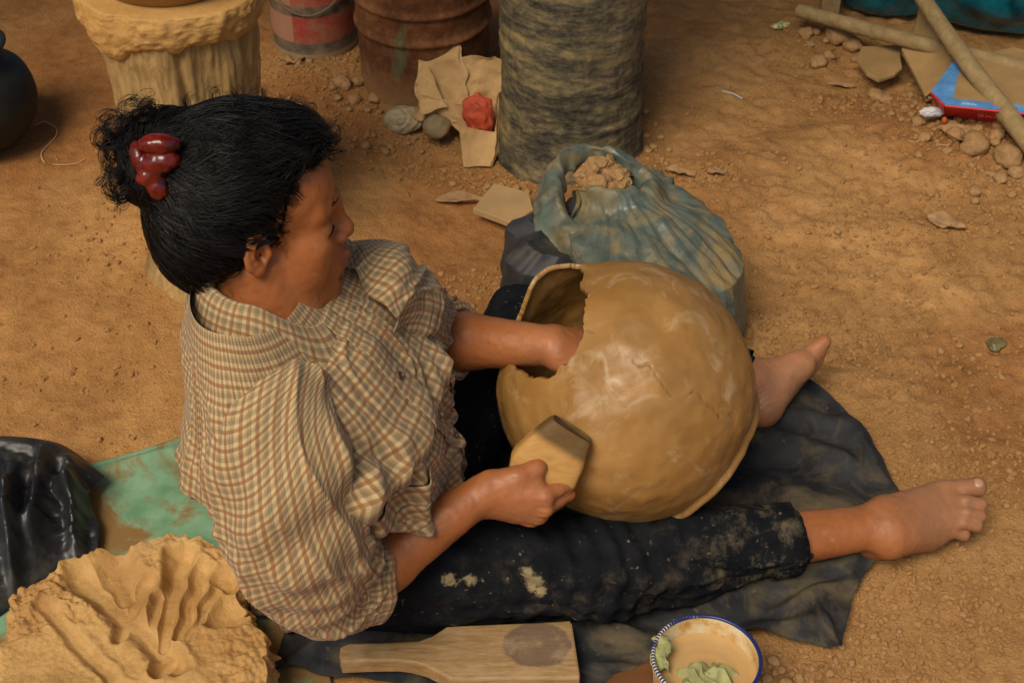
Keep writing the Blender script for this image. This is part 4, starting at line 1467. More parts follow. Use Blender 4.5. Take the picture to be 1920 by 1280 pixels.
oc3 = np.array([.200, 2.10, .17])
Tn = np.gradient(lp, axis=0); Tn /= np.linalg.norm(Tn, axis=1, keepdims=True)
outw = lp - oc3; outw[:, 2] = 0
outw -= Tn * (outw * Tn).sum(1, keepdims=True); outw /= np.linalg.norm(outw, axis=1, keepdims=True)
tt_ = np.linspace(0, 1, 170)
wd = np.interp(tt_, [0, .15, .35, .55, .75, 1], [.018, .026, .034, .048, .040, .024])
cs = np.array([(-.30, -.95), (-.22, -.5), (-.12, -.12), (.02, .02), (.20, -.02), (.45, -.30), (.70, -.75), (.86, -1.15), (.80, -1.3)])
cs = resample(cs, 36)
qq = lp[:, None] + wd[:, None, None] * (cs[None, :, :1] * outw[:, None] + cs[None, :, 1:] * np.array([0, 0, 1.]))
pw_ = np.stack([tt_[:, None] * 26 + 0 * cs[None, :, 0], cs[None, :, 0] * 3 + 0 * tt_[:, None], cs[None, :, 1] * 1.0 + 0 * tt_[:, None]], -1)
qq = qq + (0.0065 * noise(pw_, 3) + 0.0045 * noise(pw_ * np.array([2.6, 1, 1]), 5) + .0045 * crease(qq * 16, 9, 5))[..., None] * (outw[:, None] * .8 + np.array([0, 0, .5]))
V, F = sheet(qq, .0009)
obj('folded_rim', V, F, MAT['blue_bag'], bag)
tag(bag, 'open blue green plastic bag smeared with clay behind the pot', 'plastic bag')
r9 = np.random.default_rng(19)
for i, (px, py, rp, dz) in enumerate([(1112, 318, 24, .215), (1140, 312, 16, .215), (1120, 348, 22, .205), (1152, 335, 20, .21), (1098, 330, 18, .205), (1168, 330, 13, .21), (1140, 358, 17, .20), (1128, 368, 15, .195), (1160, 350, 14, .205), (1150, 318, 12, .215), (1102, 350, 12, .20), (1175, 345, 11, .205), (1092, 316, 12, .205), (1135, 335, 22, .195)]):
    p = P(px, py, dz)
    rr_ = rp * 1.2 / 1180
    V, F = clod(rr_, 300 + i, 2, 0.5, 0.8)
    V = V @ np.array(Matrix.Rotation(i * 1.3, 3, 'X')) @ np.array(Matrix.Rotation(i * 2.1, 3, 'Z'))
    o = obj('clay_lump', V, F, MAT['clod'], smooth=False)
    o.location = p
    tag(o, 'lump of dry clay inside the open blue green bag', 'clay lump', 'clay lumps in the open bag')

# ------------------------------------------------------------------ paddle lying in front
zp = 0.052
pp = [(638, 1212), (656, 1204), (720, 1203), (786, 1200), (812, 1190), (838, 1173), (900, 1170), (1000, 1166), (1068, 1162), (1073, 1168), (1088, 1264), (1086, 1270), (1000, 1271), (900, 1272), (846, 1272), (828, 1262), (800, 1248), (770, 1240), (745, 1237), (690, 1238), (640, 1240), (636, 1228)]
pts = [P(x_, y_, zp) for x_, y_ in pp]
V, F = extrude_poly([p_[:2] for p_ in pts], 0.026, zp, 0.003)
nP = len(pts)
# refine top for stain: give it its own fine grid
c = np.array([np.mean([p_[0] for p_ in pts]), np.mean([p_[1] for p_ in pts]), 0.026])
cen = P(1008, 1207, zp) - c
M = Mat('worn_paddle_wood', 0.6, 0.25)
v = M.coord('Object', (2.2, 16, 16))
g = M.noise(9, 7, 0.7, v, 0.9)
b_ = M.noise(16, 5, 0.65)
cw = M.ramp(M.math('ADD', M.math('MULTIPLY', g, 0.6), M.math('MULTIPLY', b_, 0.4)), [(0.34, (0.20, 0.115, 0.045)), (0.5, (0.33, 0.205, 0.09)), (0.66, (0.45, 0.30, 0.145))])
mp = M.node('ShaderNodeMapping')
mp.inputs['Location'].default_value = (-cen[0] / .045, -cen[1] / .036, 0)
mp.inputs['Scale'].default_value = (1 / .045, 1 / .036, 0)
M.L(M.coord(), mp.inputs['Vector'])
ln_ = M.node('ShaderNodeVectorMath', operation='LENGTH')
M.L(mp.outputs[0], ln_.inputs[0])
rr_ = M.math('ADD', ln_.outputs['Value'], M.math('MULTIPLY', M.noise(40, 4), 0.5))
st_ = M.ramp(rr_, [(0.95, 0.75), (1.0, 0.85), (1.2, 0.0)]) if False else M.ramp(M.math('MULTIPLY', rr_, 0.6), [(0.60, 0.75), (0.72, 0.85), (0.80, 0.0)])
cw = M.mix(st_, cw, (0.13, 0.085, 0.06))
dry = M.ramp(M.noise(22, 6, 0.7), [(0.55, 0.0), (0.72, 0.5)])
cw = M.mix(dry, cw, (0.46, 0.34, 0.19))
M.color(cw)
M.bump(g, 0.35, 0.003)
o = obj('lying_paddle', V - c, F, M.m, smooth=False)
o.location = c
tag(o, 'flat wooden paddle with a narrow handle lying on the black cloth', 'paddle')

# ------------------------------------------------------------------ enamel pail with muddy water
M = Mat('stained_enamel', 0.35, 0.5)
x_, y_, z_ = M.sep(M.coord())
n1 = M.noise(26, 6, 0.7)
n2 = M.noise(9, 4, 0.6)
f = M.math('ADD', M.math('MULTIPLY', n1, 0.6), M.math('MULTIPLY', n2, 0.4))
M.color(M.ramp(f, [(0.40, (0.72, 0.66, 0.52)), (0.50, (0.66, 0.50, 0.25)), (0.58, (0.50, 0.24, 0.05)), (0.68, (0.30, 0.13, 0.03))]))
MAT['enamel'] = M.m
M = Mat('blue_enamel_rim', 0.35, 0.5)
_s3 = M.sep(M.coord()); a = M.math('ARCTAN2', _s3[1], _s3[0])
fr = M.math('FRACT', M.math('MULTIPLY', a, 90 / 6.2832))
gate = M.ramp(M.noise(14, 2), [(0.46, 0.0), (0.5, 1.0)])
M.color(M.mix(M.math('MULTIPLY', M.math('GREATER_THAN', fr, 0.55), gate), (0.012, 0.022, 0.13), (0.62, 0.58, 0.45)))
MAT['blue_rim'] = M.m
zr = 0.112
c = P(1325, 1233, zr)
c[2] = 0
root = empty('enamel_pail', c)
rw = 0.0695
pr = prof([(0.001, 0.002), (0.05, 0.002), (0.057, 0.006), (0.062, 0.04), (0.0675, zr)], 40).tolist() + prof([(0.066, zr), (0.0655, zr - .004), (0.060, 0.05), (0.055, 0.01), (0.001, 0.008)], 40).tolist()
o = obj('pail_wall', lathe(pr, 96, (0, 0)), grid_faces(len(pr), 96, wrap_v=True), MAT['enamel']); o.parent = root
th = np.linspace(0, 2 * math.pi, 121)
V, F = tube(_st([0.0675 * np.cos(th), 0.0675 * np.sin(th), np.full(121, zr)], -1), 0.0026, 10, False)
o = obj('rim', V, F, MAT['blue_rim']); o.parent = root
nr, na = 30, 96
rr = np.linspace(0.0005, 0.0632, nr)[:, None]; aa = np.linspace(0, 2 * math.pi, na, endpoint=False)[None]
Xw = _st([rr * np.cos(aa), rr * np.sin(aa), 0.084 + 0.0003 * np.sin(rr * 400 + 2 * np.sin(aa)) + 0 * aa], -1)
o = obj('muddy_water', Xw, grid_faces(nr, na, wrap_v=True), MAT['muddy_water']); o.parent = root
tag(root, 'white enamel pail with blue rim full of muddy water', 'pail')
# rag soaking in it
nr_, na_ = 60, 120
rr_ = np.linspace(0.02, 1, nr_)[:, None]; aa_ = np.linspace(0, 2 * math.pi, na_, endpoint=False)[None]
base = P(1328, 1272, .088)
rad_ = .040 * (1 + .18 * noise(_st([np.cos(aa_) * 1.5, np.sin(aa_) * 1.5, 0 * aa_], -1), 3))
x_ = rr_ * rad_ * np.cos(aa_) * 1.05; y_ = rr_ * rad_ * np.sin(aa_) * .72
q_ = _st([x_, y_, 0 * x_], -1)
fo = np.abs(((x_ * 62 + 1.3 * noise(q_ * 45, 3) + y_ * 18) % 1) - .5) * 2
z_ = .080 + .020 * (1 - rr_ ** 2) + .013 * (fo - .5) * sstep(0, .4, rr_) + .006 * crease(q_ * 30 + 3, 6)
tag(obj('wet_rag', _st([x_ + base[0], y_ + base[1], z_], -1), grid_faces(nr_, na_, wrap_v=True), MAT['rag']), 'pale green wet rag soaking in the enamel pail', 'rag')
pr_ = [P(1238, 1188, zr + .004), P(1246, 1200, zr + .003), P(1236, 1222, zr + .002), P(1242, 1250, zr - .01)]
X = np.array([[np.array(p_) + np.array([0.011 * (k - 2.5) / 2.5, 0.003 * math.sin(k * 2), -0.004 * abs(k - 2.5) + 0.003 * math.sin(k * 3 + i)]) for k in range(6)] for i, p_ in enumerate(resample(pr_, 24))])
V, F = sheet(X, 0.0015)
tag(obj('leaf_rag', V, F, MAT['rag']), 'strip of pale green rag hanging on the left rim of the enamel pail', 'rag')
# brown block by the pail
pts = [P(x_, y_, 0.02) for x_, y_ in ((1120, 1300), (1150, 1262), (1225, 1236), (1260, 1262), (1250, 1320))]
V, F = extrude_poly([p_[:2] for p_ in pts], 0.0, 0.022, 0.004)
tag(obj('brown_wood_block', V, F, plain('reddish_wood', (0.16, 0.065, 0.022), 0.6, 0.3, 30, .2, .003, .3, 14), smooth=False), 'reddish brown wooden block between paddle and enamel pail', 'wood block')

# ------------------------------------------------------------------ the big pot being beaten
PC, PR = np.array([0.158, 1.571, 0.243]), 0.177
def camdir(r, u, t):
    return r * RT + u * UP + t * TC
PH = unit(camdir(-.66, .62, .42))
e1 = unit(np.cross(PH, TC)); e2 = np.cross(PH, e1)
def pixdir(px, py):
    a_, b_ = (px - 1175) / 240, (735 - py) / 240
    l = math.hypot(a_, b_)
    if l > 0.995:
        return unit(camdir(a_, b_, 0))
    return camdir(a_, b_, math.sqrt(1 - l * l))
edge = [(1092, 560), (1088, 590), (1084, 622), (1072, 652), (1050, 684), (1012, 706), (968, 698), (950, 672), (962, 632), (978, 590), (992, 540), (1015, 503), (1040, 500), (1068, 520), (1084, 545)]
ph_, th_ = [], []
for px, py in edge:
    d = pixdir(px, py)
    ph_.append(math.atan2(d @ e2, d @ e1)); th_.append(math.acos(np.clip(d @ PH, -1, 1)))
ph_, th_ = np.array(ph_), np.array(th_)
o_ = np.argsort(ph_); ph_, th_ = ph_[o_], th_[o_]
m, n = 480, 300
A = np.linspace(-math.pi, math.pi, m, endpoint=False)
hole = np.interp(A, np.concatenate([ph_ - 2 * math.pi, ph_, ph_ + 2 * math.pi]), np.tile(th_, 3))
hole = hole + 0.030 * noise(_st([np.cos(A) * 5, np.sin(A) * 5, A * 0], -1), 3) + 0.020 * noise(_st([np.cos(A) * 12, np.sin(A) * 12, A * 0], -1), 4) * (noise(_st([np.cos(A) * 3, np.sin(A) * 3, A * 0], -1), 9) > -.2) + .004 * noise(_st([np.cos(A) * 24, np.sin(A) * 24, A * 0], -1), 6)
TR = math.pi - math.radians(47)
S = np.linspace(0, 1, n)[:, None]
T = hole[None] + (TR - hole[None]) * S
def potdir(T, A):
    return np.cos(T)[..., None] * PH + np.sin(T)[..., None] * (np.cos(A)[..., None] * e1 + np.sin(A)[..., None] * e2)
D = potdir(T, A[None] + 0 * T)
def radius(D):
    r = PR * (1 + 0.010 * fbm(D * 2.2, 3, 71))
    top = unit(camdir(-.58, .80, .1))
    r = r * (1 + 0.16 * np.exp(-((1 - D @ top) / 0.035) ** 1.0))           # lip pulled up at the far side of the hole
    r = r * (1 - 0.05 * np.exp(-((1 - D @ unit(camdir(-.45, .3, .84))) / 0.05)))  # beaten flatter beside the hole
    r = r * (1 + 0.03 * np.exp(-((1 - D @ unit(camdir(.1, -.9, .2))) / 0.2)))
    r = r + 0.0009 * fbm(D * 7, 2, 72)
    wv = worley(D * 5.0, 3)[0]
    r = r + 0.0012 * sstep(0.1, 0.8, wv)
    return r
Ro = radius(D)
tn = np.ones(D.shape)
# cracks
def px_of(Xw):
    d = Xw - np.array([0, 0, CAM_H])
    zc = -(d @ TC)
    return 960 + CAM_F * (d @ RT) / zc, 640 - CAM_F * (d @ UP) / zc
CR = [[(1170, 676), (1182, 684), (1196, 682), (1206, 698), (1216, 712), (1222, 722), (1236, 738)], [(1262, 738), (1272, 731), (1284, 734), (1294, 748), (1312, 760), (1324, 775), (1336, 786)], [(1086, 618), (1100, 622)], [(1092, 566), (1108, 560)]]
for path in CR:
    ds = resample(np.array([pixdir(*p_) for p_ in path]), 40)
    dm = np.full(D.shape[:2], 9.0)
    for d in ds:
        dm = np.minimum(dm, np.linalg.norm(D - d, axis=-1))
    dm = dm * PR
    cw = .5 + .5 * noise(D * 30, 4)
    Ro = Ro - 0.0030 * np.exp(-(dm / 0.0012) ** 2) * cw
    tn *= (1 - 0.55 * cw * np.exp(-(dm / 0.0013) ** 2))[..., None]
tn *= (1 - 0.12 * sstep(0.1, .7, fbm(D * 3.1, 3, 77)))[..., None] * np.ones(3)
tn *= 1 + 0.10 * sstep(0.2, .8, fbm(D * np.array([4, 4, 4]) + 3, 4, 78))[..., None] * np.array([1, 1.1, 1.3])
Xo = PC + D * Ro[..., None]
# rolled rim at the far end
rim = []
for k, (dt, dr) in enumerate(((0.008, 0.0005), (0.020, 0.005), (0.045, 0.0085), (0.075, 0.0075), (0.095, 0.002), (0.09, -0.006), (0.06, -0.011))):
    Dk = potdir(TR + dt + 0 * A, A)
    rim.append(PC + Dk * (Ro[-1] + dr)[:, None])
Xi = PC + D[::-1] * (Ro[::-1] - 0.0115 + 0.004 * sstep(.9, 1, 1 - S[::-1])[:, :])[..., None]
Xlip = PC + potdir(hole - 0.016 + 0.006 * noise(_st([np.cos(A) * 11, np.sin(A) * 11, A * 0], -1), 8), A) * (Ro[0] - 0.005)[:, None]
G = np.concatenate([Xo, np.array(rim), Xi, Xlip[None], Xo[:1]], 0)
ones = np.ones((len(rim), m, 3))
tc = np.concatenate([tn, ones, np.ones_like(tn) * .9, np.ones((1, m, 3)), tn[:1]], 0)
root = empty('big_clay_pot', (PC[0], PC[1], 0.06))
obj('pot_shell', G, grid_faces(len(G), m, wrap_v=True)[:, ::-1], MAT['pot'], root, col=tc.reshape(-1, 3))
tag(root, 'large round wet clay pot with a ragged hole on the woman\'s lap', 'pot')

# ------------------------------------------------------------------ the woman
HS = 0.96
HO = np.array([-0.294, 1.441, 0.615])
def _rot(a, p, r):
    ca, sa, cp, sp, cr, sr = math.cos(a), math.sin(a), math.cos(p), math.sin(p), math.cos(r), math.sin(r)
    return np.array([[ca, -sa, 0], [sa, ca, 0], [0, 0, 1]]) @ np.array([[cp, 0, sp], [0, 1, 0], [-sp, 0, cp]]) @ np.array([[1, 0, 0], [0, cr, -sr], [0, sr, cr]])
HR = _rot(math.radians(11.5), math.radians(4.7), math.radians(-5.9))
def hl(x, y, z):
    return HO + HS * (HR @ np.array([x, y, z], float))
def to_head(Xw):
    return ((Xw - HO) @ HR) / HS

person = empty('person', (-0.2, 1.43, 0.012))
tag(person, 'barefoot woman in a plaid shirt and black trousers sitting on the ground', 'person')

BD = Field()
def hc(a, b, r1, r2=None, k=.012, sub=False):
    BD.cone(hl(*a), hl(*b), r1 * HS, None if r2 is None else r2 * HS, k, sub)
def he(c, r, k=.012, sub=False, R=None):
    BD.ell(hl(*c), np.array(r) * HS, HR if R is None else HR @ R, k, sub)
# skull and face
he((-.014, 0, .052), (.094, .074, .083))
he((.038, 0, .050), (.052, .060, .055), .02)
he((.045, 0, -.008), (.046, .058, .066), .02)
for s in (-1, 1):
    he((.058, s * .043, -.006), (.026, .022, .020), .02)           # cheekbone
    he((.050, s * .043, -.040), (.028, .022, .030), .02)           # cheek
    hc((.002, s * .055, -.030), (.008, s * .051, -.058), .017, .017, .02)
    hc((.008, s * .051, -.058), (.078, s * .013, -.086), .018, .016, .02)
    hc((.088, s * .008, .034), (.066, s * .046, .036), .0085, .008, .014)   # brow
he((.040, 0, -.080), (.045, .040, .024), .02)                       # under the jaw
he((.078, 0, -.086), (.019, .020, .017), .016)                       # chin
he((.079, 0, -.051), (.028, .031, .030), .016)                       # mouth mound
for s in (-1, 1):
    he((.0935, s * .033, .015), (.014, .020, .012), .014, True)       # eye socket
    he((.0705, s * .034, .015), (.0155, .0175, .0135), .003)          # eyeball and lid
    hc((.0850, s * .021, .0110), (.0785, s * .049, .0115), .0022, .0022, .003)  # lower lid
# nose
hc((.089, 0, .028), (.101, 0, -.002), .0085, .0110, .012)
he((.1030, 0, -.008), (.0130, .0140, .0120), .006)
for s in (-1, 1):
    he((.0950, s * .0160, -.0115), (.0110, .0085, .0090), .004)
    he((.0990, s * .0075, -.0200), (.004, .0035, .004), .003, True)
# lips
for s in (-1, 1):
    hc((.1045, s * .003, -.0415), (.0890, s * .025, -.0490), .0066, .0032, .004)
    hc((.1015, 0, -.0555), (.0885, s * .024, -.0510), .0076, .0035, .004)
hc((.1105, -.020, -.0490), (.1105, .020, -.0490), .0014, .0014, .003, True)
he((.102, 0, -.0680), (.010, .022, .006), .008, True)                 # dip under the lip
# ears: a flared dish with a rolled rim, lobe and tragus
for s in (-1, 1):
    fl_ = math.radians(28)
    ea = np.array([-math.cos(fl_), s * math.sin(fl_), 0])            # backwards and out
    eb = unit(np.array([-.22, s * .10, 1.0]) - ea * (ea @ np.array([-.22, s * .10, 1.0])))
    en = np.cross(ea, eb) * (1 if np.cross(ea, eb)[1] * s > 0 else -1)
    R_e = np.stack([ea, eb, en], 1)
    c_e = np.array([-.004, s * .0775, .008])
    def EP(a_, b_, n_):
        return c_e + a_ * ea + b_ * eb + n_ * en
    he(EP(.004, .0, 0), (.0180, .0290, .0072), .004, False, R_e)
    he(EP(.0035, .002, .0068), (.0128, .0225, .0070), .0025, True, R_e)
    he(EP(-.001, -.004, .0035), (.0070, .0105, .0080), .003, True, R_e)
    pe = [EP(*q_) for q_ in ((.004, .016, .0012), (.010, .008, .0022), (.0105, -.003, .0022), (.006, -.012, .0018), (.000, -.0155, .0020))]
    for i in range(4):
        hc(pe[i], pe[i + 1], .0027, .0027, .003)
    he(EP(.001, -.0255, .0005), (.0080, .0085, .0042), .004, False, R_e)
    he(EP(-.0115, -.004, .0020), (.0042, .0065, .0042), .003, False, R_e)
# neck
NB = np.array([-0.290, 1.408, 0.50])
BD.cone(hl(-.030, 0, -.02), NB, .054, .060, .02)
BD.cone(hl(.012, 0, -.050), NB + np.array([.022, 0, -.01]), .042, .048, .03)
for s in (-1, 1):
    BD.cone(hl(-.015, s * .05, -.03), NB + np.array([.045, s * .02, -.03]), .013, .012, .02)
# trunk under the shirt
SR, SL = np.array([-.265, 1.275, .455]), np.array([-.185, 1.495, .46])
BD.cone(NB, (-.285, 1.40, .40), .056, .075, .03)
BD.cone((-.285, 1.40, .40), (-.245, 1.44, .15), .075, .10, .03)
BD.cone(NB - np.array([.01, 0, .03]), SR, .034, .040, .03)
BD.cone(NB - np.array([.01, 0, .03]), SL, .034, .040, .03)
# right arm, its wrist set by the grip on the paddle
TIP = PC + PR * pixdir(1064, 792) + .024 * TC          # far end of the paddle, just off the pot
GR = P(988, 922, .240)                                 # middle of the grip
PA = unit(TIP - GR)                                    # paddle axis, grip to tip
ha = unit(.95 * RT - .24 * UP - .12 * TC)
hn = unit(np.cross(ha, PA))
hr = np.cross(hn, ha)
_t = math.radians(24)                                    # fist rolled so that the thumb side faces up
hn, hr = hn * math.cos(_t) - hr * math.sin(_t), hr * math.cos(_t) + hn * math.sin(_t)
ER = np.array([-.222, 1.258, .172])
WR = GR - .060 * ha + .024 * hn + .002 * hr
BD.cone(SR, ER, .046, .038, .02)
md = ER + .35 * (WR - ER) + np.array([0, 0, .004])
BD.cone(ER, md, .037, .0385, .012)
BD.cone(md, WR, .0385, .0245, .012)
# left arm
EL = np.array([-.125, 1.635, .283])
WL = np.array([.052, 1.552, .340])
BD.cone(SL, EL, .046, .038, .02)
md = EL + .35 * (WL - EL)
BD.cone(EL, md, .037, .0385, .012)
BD.cone(md, WL, .0385, .0270, .012)

# right hand closed on the paddle handle
def H(a, r, n):
    return WR + a * ha + r * hr + n * hn
mcp = [H(.078, .025, -.002), H(.082, .008, .003), H(.079, -.009, .002), H(.073, -.024, -.003)]
for i, mp_ in enumerate(mcp):
    BD.cone(H(.008, .012 - .008 * i, 0), mp_, .0185, .0120, .012)
BD.ell(H(.045, 0, -.012), np.array([.042, .032, .017]), _st([ha, hr, hn], 1), .015)
for i, mp_ in enumerate(mcp):
    l = (.040, .043, .040, .032)[i]
    rad = (.0102, .0103, .0098, .0085)[i]
    p0, ang_ = mp_, 0
    for seg, (da, ll, rr_) in enumerate(((42 + 4 * i, l, rad), (88, l * .62, rad * .93), (58, l * .50, rad * .85))):
        ang_ += math.radians(da)
        d = math.cos(ang_) * ha - math.sin(ang_) * hn + 0.10 * (0.5 - i * .3) * hr * (seg == 0)
        p1 = p0 + d * ll
        BD.cone(p0, p1, rr_ * 1.0, rr_ * .95, .0018 if seg else .003)
        p0 = p1
    BD.ell(mp_ + .004 * hn, np.array([.011, .009, .008]), _st([ha, hr, hn], 1), .006)
TH = [H(.010, .018, -.008), H(.038, .036, -.012), H(.060, .045, -.026), H(.074, .040, -.046)]
BD.chain(TH, [.0165, .0135, .0115, .0095], .010)
BD.cone(H(.028, .024, -.006), H(.062, .028, -.012), .013, .011, .012)     # web of the thumb

# left hand inside the pot, palm on the inner wall
la = unit(np.array([.105, .006, -.020]))
ln = unit(np.cross(la, [0, 1, 0.0])); 
if ln[2] < 0: ln = -ln
lr = np.cross(la, ln)
def HL(a, r, n):
    return WL + a * la + r * lr + n * ln
for i in range(4):
    mp_ = HL(.082 - .004 * abs(i - 1), (.029, .010, -.010, -.028)[i], 0)
    BD.cone(HL(.008, .012 - .008 * i, 0), mp_, .0190, .0115, .012)
    p0, ang_ = mp_, 0
    l = (.038, .042, .039, .031)[i]
    for da, ll, rr_ in ((14, l, .0095), (26, l * .62, .0085), (18, l * .5, .0075)):
        ang_ += math.radians(da)
        p1 = p0 + (math.cos(ang_) * la - math.sin(ang_) * ln + .06 * (1.5 - i) * lr) * ll
        BD.cone(p0, p1, rr_, rr_ * .93, .004)
        p0 = p1
BD.chain([HL(.012, .022, -.006), HL(.038, .044, -.014), HL(.062, .056, -.022), HL(.082, .060, -.028)], [.0155, .0125, .011, .009], .010)

# right leg and foot
KR = np.array([.120, 1.400, .075])
AR = P(1652, 985, .062)
BD.cone((-.20, 1.37, .10), KR, .075, .052, .02)
cal = KR + .32 * (AR - KR)
BD.cone(KR, cal, .050, .046, .02)
BD.cone(cal, AR, .046, .0300, .02)
heel = P(1640, 1003, .034)
BD.cone(AR, heel, .030, .026, .02)
for px, py, z in ((1640, 958, .085), (1655, 1012, .050)):
    BD.ell(P(px, py, z), [.012, .012, .012], None, .012)
mt = [(1768, 921, .066, .0165), (1776, 944, .064, .0130), (1776, 964, .057, .0120), (1770, 984, .047, .0115), (1757, 1003, .034, .0125)]
tip = [(1832, 913, .070, .0145), (1839, 945, .062, .0098), (1838, 967, .054, .0095), (1831, 986, .044, .0092), (1808, 1003, .031, .0090)]
for i, ((x0, y0, z0, r0), (x1, y1, z1, r1)) in enumerate(zip(mt, tip)):
    m0, t1 = P(x0, y0, z0), P(x1, y1, z1)
    BD.cone(AR + np.array([.012, .018 - .009 * i, .004 - .003 * i]), m0, .0265, r0, .018)
    BD.cone(heel, m0 - np.array([.01, 0, .012]), .024, r0, .018)
    mid_ = m0 + .55 * (t1 - m0) + np.array([0, 0, .006 if i else .002])
    BD.cone(m0, mid_, r0 * .95, r1 * .92, .006)
    BD.cone(mid_, t1, r1 * .92, r1, .003)
# left foot on its outer edge, sole to the camera
AL = P(1398, 712, .066)
KL = P(985, 622, .100)
BD.cone((-.17, 1.50, .10), KL, .075, .052, .02)
BD.cone(KL, AL, .050, .031, .02)
hL = P(1428, 764, .032)
bl = P(1487, 705, .042)
bm = P(1500, 683, .072)
BD.cone(AL, hL, .028, .027, .02)
BD.ell(hL, [.026, .026, .026], None, .02)
BD.cone(hL, bl, .0265, .0215, .016)
BD.cone(AL + np.array([.015, 0, .004]), bm, .026, .0195, .020)
BD.cone(hL + np.array([.01, .012, .012]), bm, .022, .019, .02)
tt = [(1545, 641, .094, .0120), (1540, 660, .080, .0088), (1536, 674, .066, .0084), (1530, 686, .053, .008), (1520, 699, .040, .0078)]
for i, (x1, y1, z1, r1) in enumerate(tt):
    m0 = bm + (bl - bm) * i / 4 + TC * -.006
    BD.cone(m0, P(x1, y1, z1), .0165 - .001 * i, r1, .006)

bV, bF = BD.mesh(0.0024)
bV = relax(bV, bF, 1, 0.4)
# skin colour
lc = to_head(bV)
base_c = np.array([0.36, 0.122, 0.036])
colr = np.tile(base_c, (len(bV), 1))
inhead = sstep(.16, .13, np.linalg.norm(lc - np.array([0, 0, 0]), axis=1))
def blend(w, c):
    global colr
    colr = colr * (1 - w[:, None]) + w[:, None] * np.array(c)
lip = np.exp(-((lc[:, 2] + .0490) / .0100) ** 4) * sstep(.028, .022, np.abs(lc[:, 1])) * sstep(.086, .092, lc[:, 0])
blend(lip * .85, (0.27, 0.060, 0.045))
seam = np.exp(-((lc[:, 2] + .0490 + .25 * (np.abs(lc[:, 1]) / .025) ** 2 * .004) / .0018) ** 2) * sstep(.027, .022, np.abs(lc[:, 1])) * sstep(.086, .092, lc[:, 0])
blend(seam * .35, (0.12, 0.03, 0.02))
eye = np.exp(-(((lc[:, 2] - .020) / .010) ** 2 + ((np.abs(lc[:, 1]) - .032) / .018) ** 2)) * sstep(.055, .07, lc[:, 0])
blend(eye * .5, (0.20, 0.068, 0.028))
red = np.exp(-(((lc[:, 2] + .006) / .02) ** 2 + ((np.abs(lc[:, 1]) - .045) / .02) ** 2)) * inhead
blend(red * .25, (0.48, 0.175, 0.07))
temple = np.exp(-(((lc[:, 2] - .045) / .022) ** 2 + ((lc[:, 0] - .045) / .018) ** 2)) * inhead
blend(temple * .3, (0.27, 0.095, 0.035))
# feet and hands dusty with dry clay
def near(c, r):
    return np.exp(-(np.linalg.norm(bV - c, axis=1) / r) ** 2)
ft = np.clip(near(P(1760, 960, .05), .11) + near(P(1830, 950, .05), .08), 0, 1)
blend(ft * .75, (0.34, 0.170, 0.085))
fl = np.clip(near(P(1470, 720, .05), .10), 0, 1)
blend(fl * .85, (0.43, 0.215, 0.110))
blend(np.clip(near(H(.06, 0, 0), .06), 0, 1) * .45, (0.46, 0.205, 0.105))
blend(np.clip(near(WL, .06), 0, 1) * .35, (0.46, 0.21, 0.10))
# soles and toes wrinkled
nrm = vnormals(bV, bF)
sole = fl * 0.0006 * np.sin((bV @ unit(P(1490, 690, .06) - P(1425, 760, .04))) * 700 + 9 * noise(bV * 30, 3)) * sstep(-.2, .5, noise(bV * 40, 8))
wrk = near(P(1425, 735, .05), .028) * 0.0016 * np.sin(np.linalg.norm(bV - P(1440, 775, .03), axis=1) * 1100 + 3 * noise(bV * 60, 4))
kn = sum(near(m_ + .008 * hn, .010) for m_ in mcp) * 0.0006 * np.sin((bV @ ha) * 2600)
bV = bV + nrm * (sole + wrk + kn + 0.0004 * fbm(bV * 120, 2, 9))[:, None]
# big toe nail etc. stay on the body as separate small parts
body = obj('body', bV, bF, MAT['skin'], person, col=colr)
for i, (x1, y1, z1, r1) in enumerate(tip[:1]):
    t1, m0 = P(x1, y1, z1), P(*mt[i][:3])
    ax = unit(t1 - m0)
    up_ = unit(np.array([0, -.25, 1]) - ax * (np.array([0, -.25, 1]) @ ax))
    sd_ = np.cross(up_, ax)
    V, F = ICO2
    V = t1 + up_ * r1 * .84 - ax * r1 * .05 + (V[:, :1] * ax * r1 * .55 + V[:, 1:2] * sd_ * r1 * .55 + V[:, 2:] * up_ * r1 * .22)
    obj('toe_nail', V, F, MAT['nail'], body)
# eyelashes and brow on the visible sides
def strands(paths, rad, sides=3):
    paths = np.asarray(paths)
    N_, K_ = paths.shape[:2]
    T = np.gradient(paths, axis=1)
    T /= np.maximum(np.linalg.norm(T, axis=-1, keepdims=True), 1e-9)
    ref = np.array([0.31, -0.52, 0.79])
    A_ = np.cross(T, ref)
    A_ /= np.maximum(np.linalg.norm(A_, axis=-1, keepdims=True), 1e-9)
    B_ = np.cross(T, A_)
    rad = np.broadcast_to(np.asarray(rad), (N_, K_))
    rings = [paths + rad[..., None] * (math.cos(a) * A_ + math.sin(a) * B_) for a in np.arange(sides) * 2 * math.pi / sides]
    V = _st(rings, 2).reshape(-1, 3)
    i, k, s = np.meshgrid(np.arange(N_), np.arange(K_ - 1), np.arange(sides), indexing='ij')
    s2 = (s + 1) % sides
    b = (i * K_ + k) * sides
    F = _st([b + s, b + s2, b + sides + s2, b + sides + s], -1).reshape(-1, 4)
    return V, F
rh = np.random.default_rng(23)
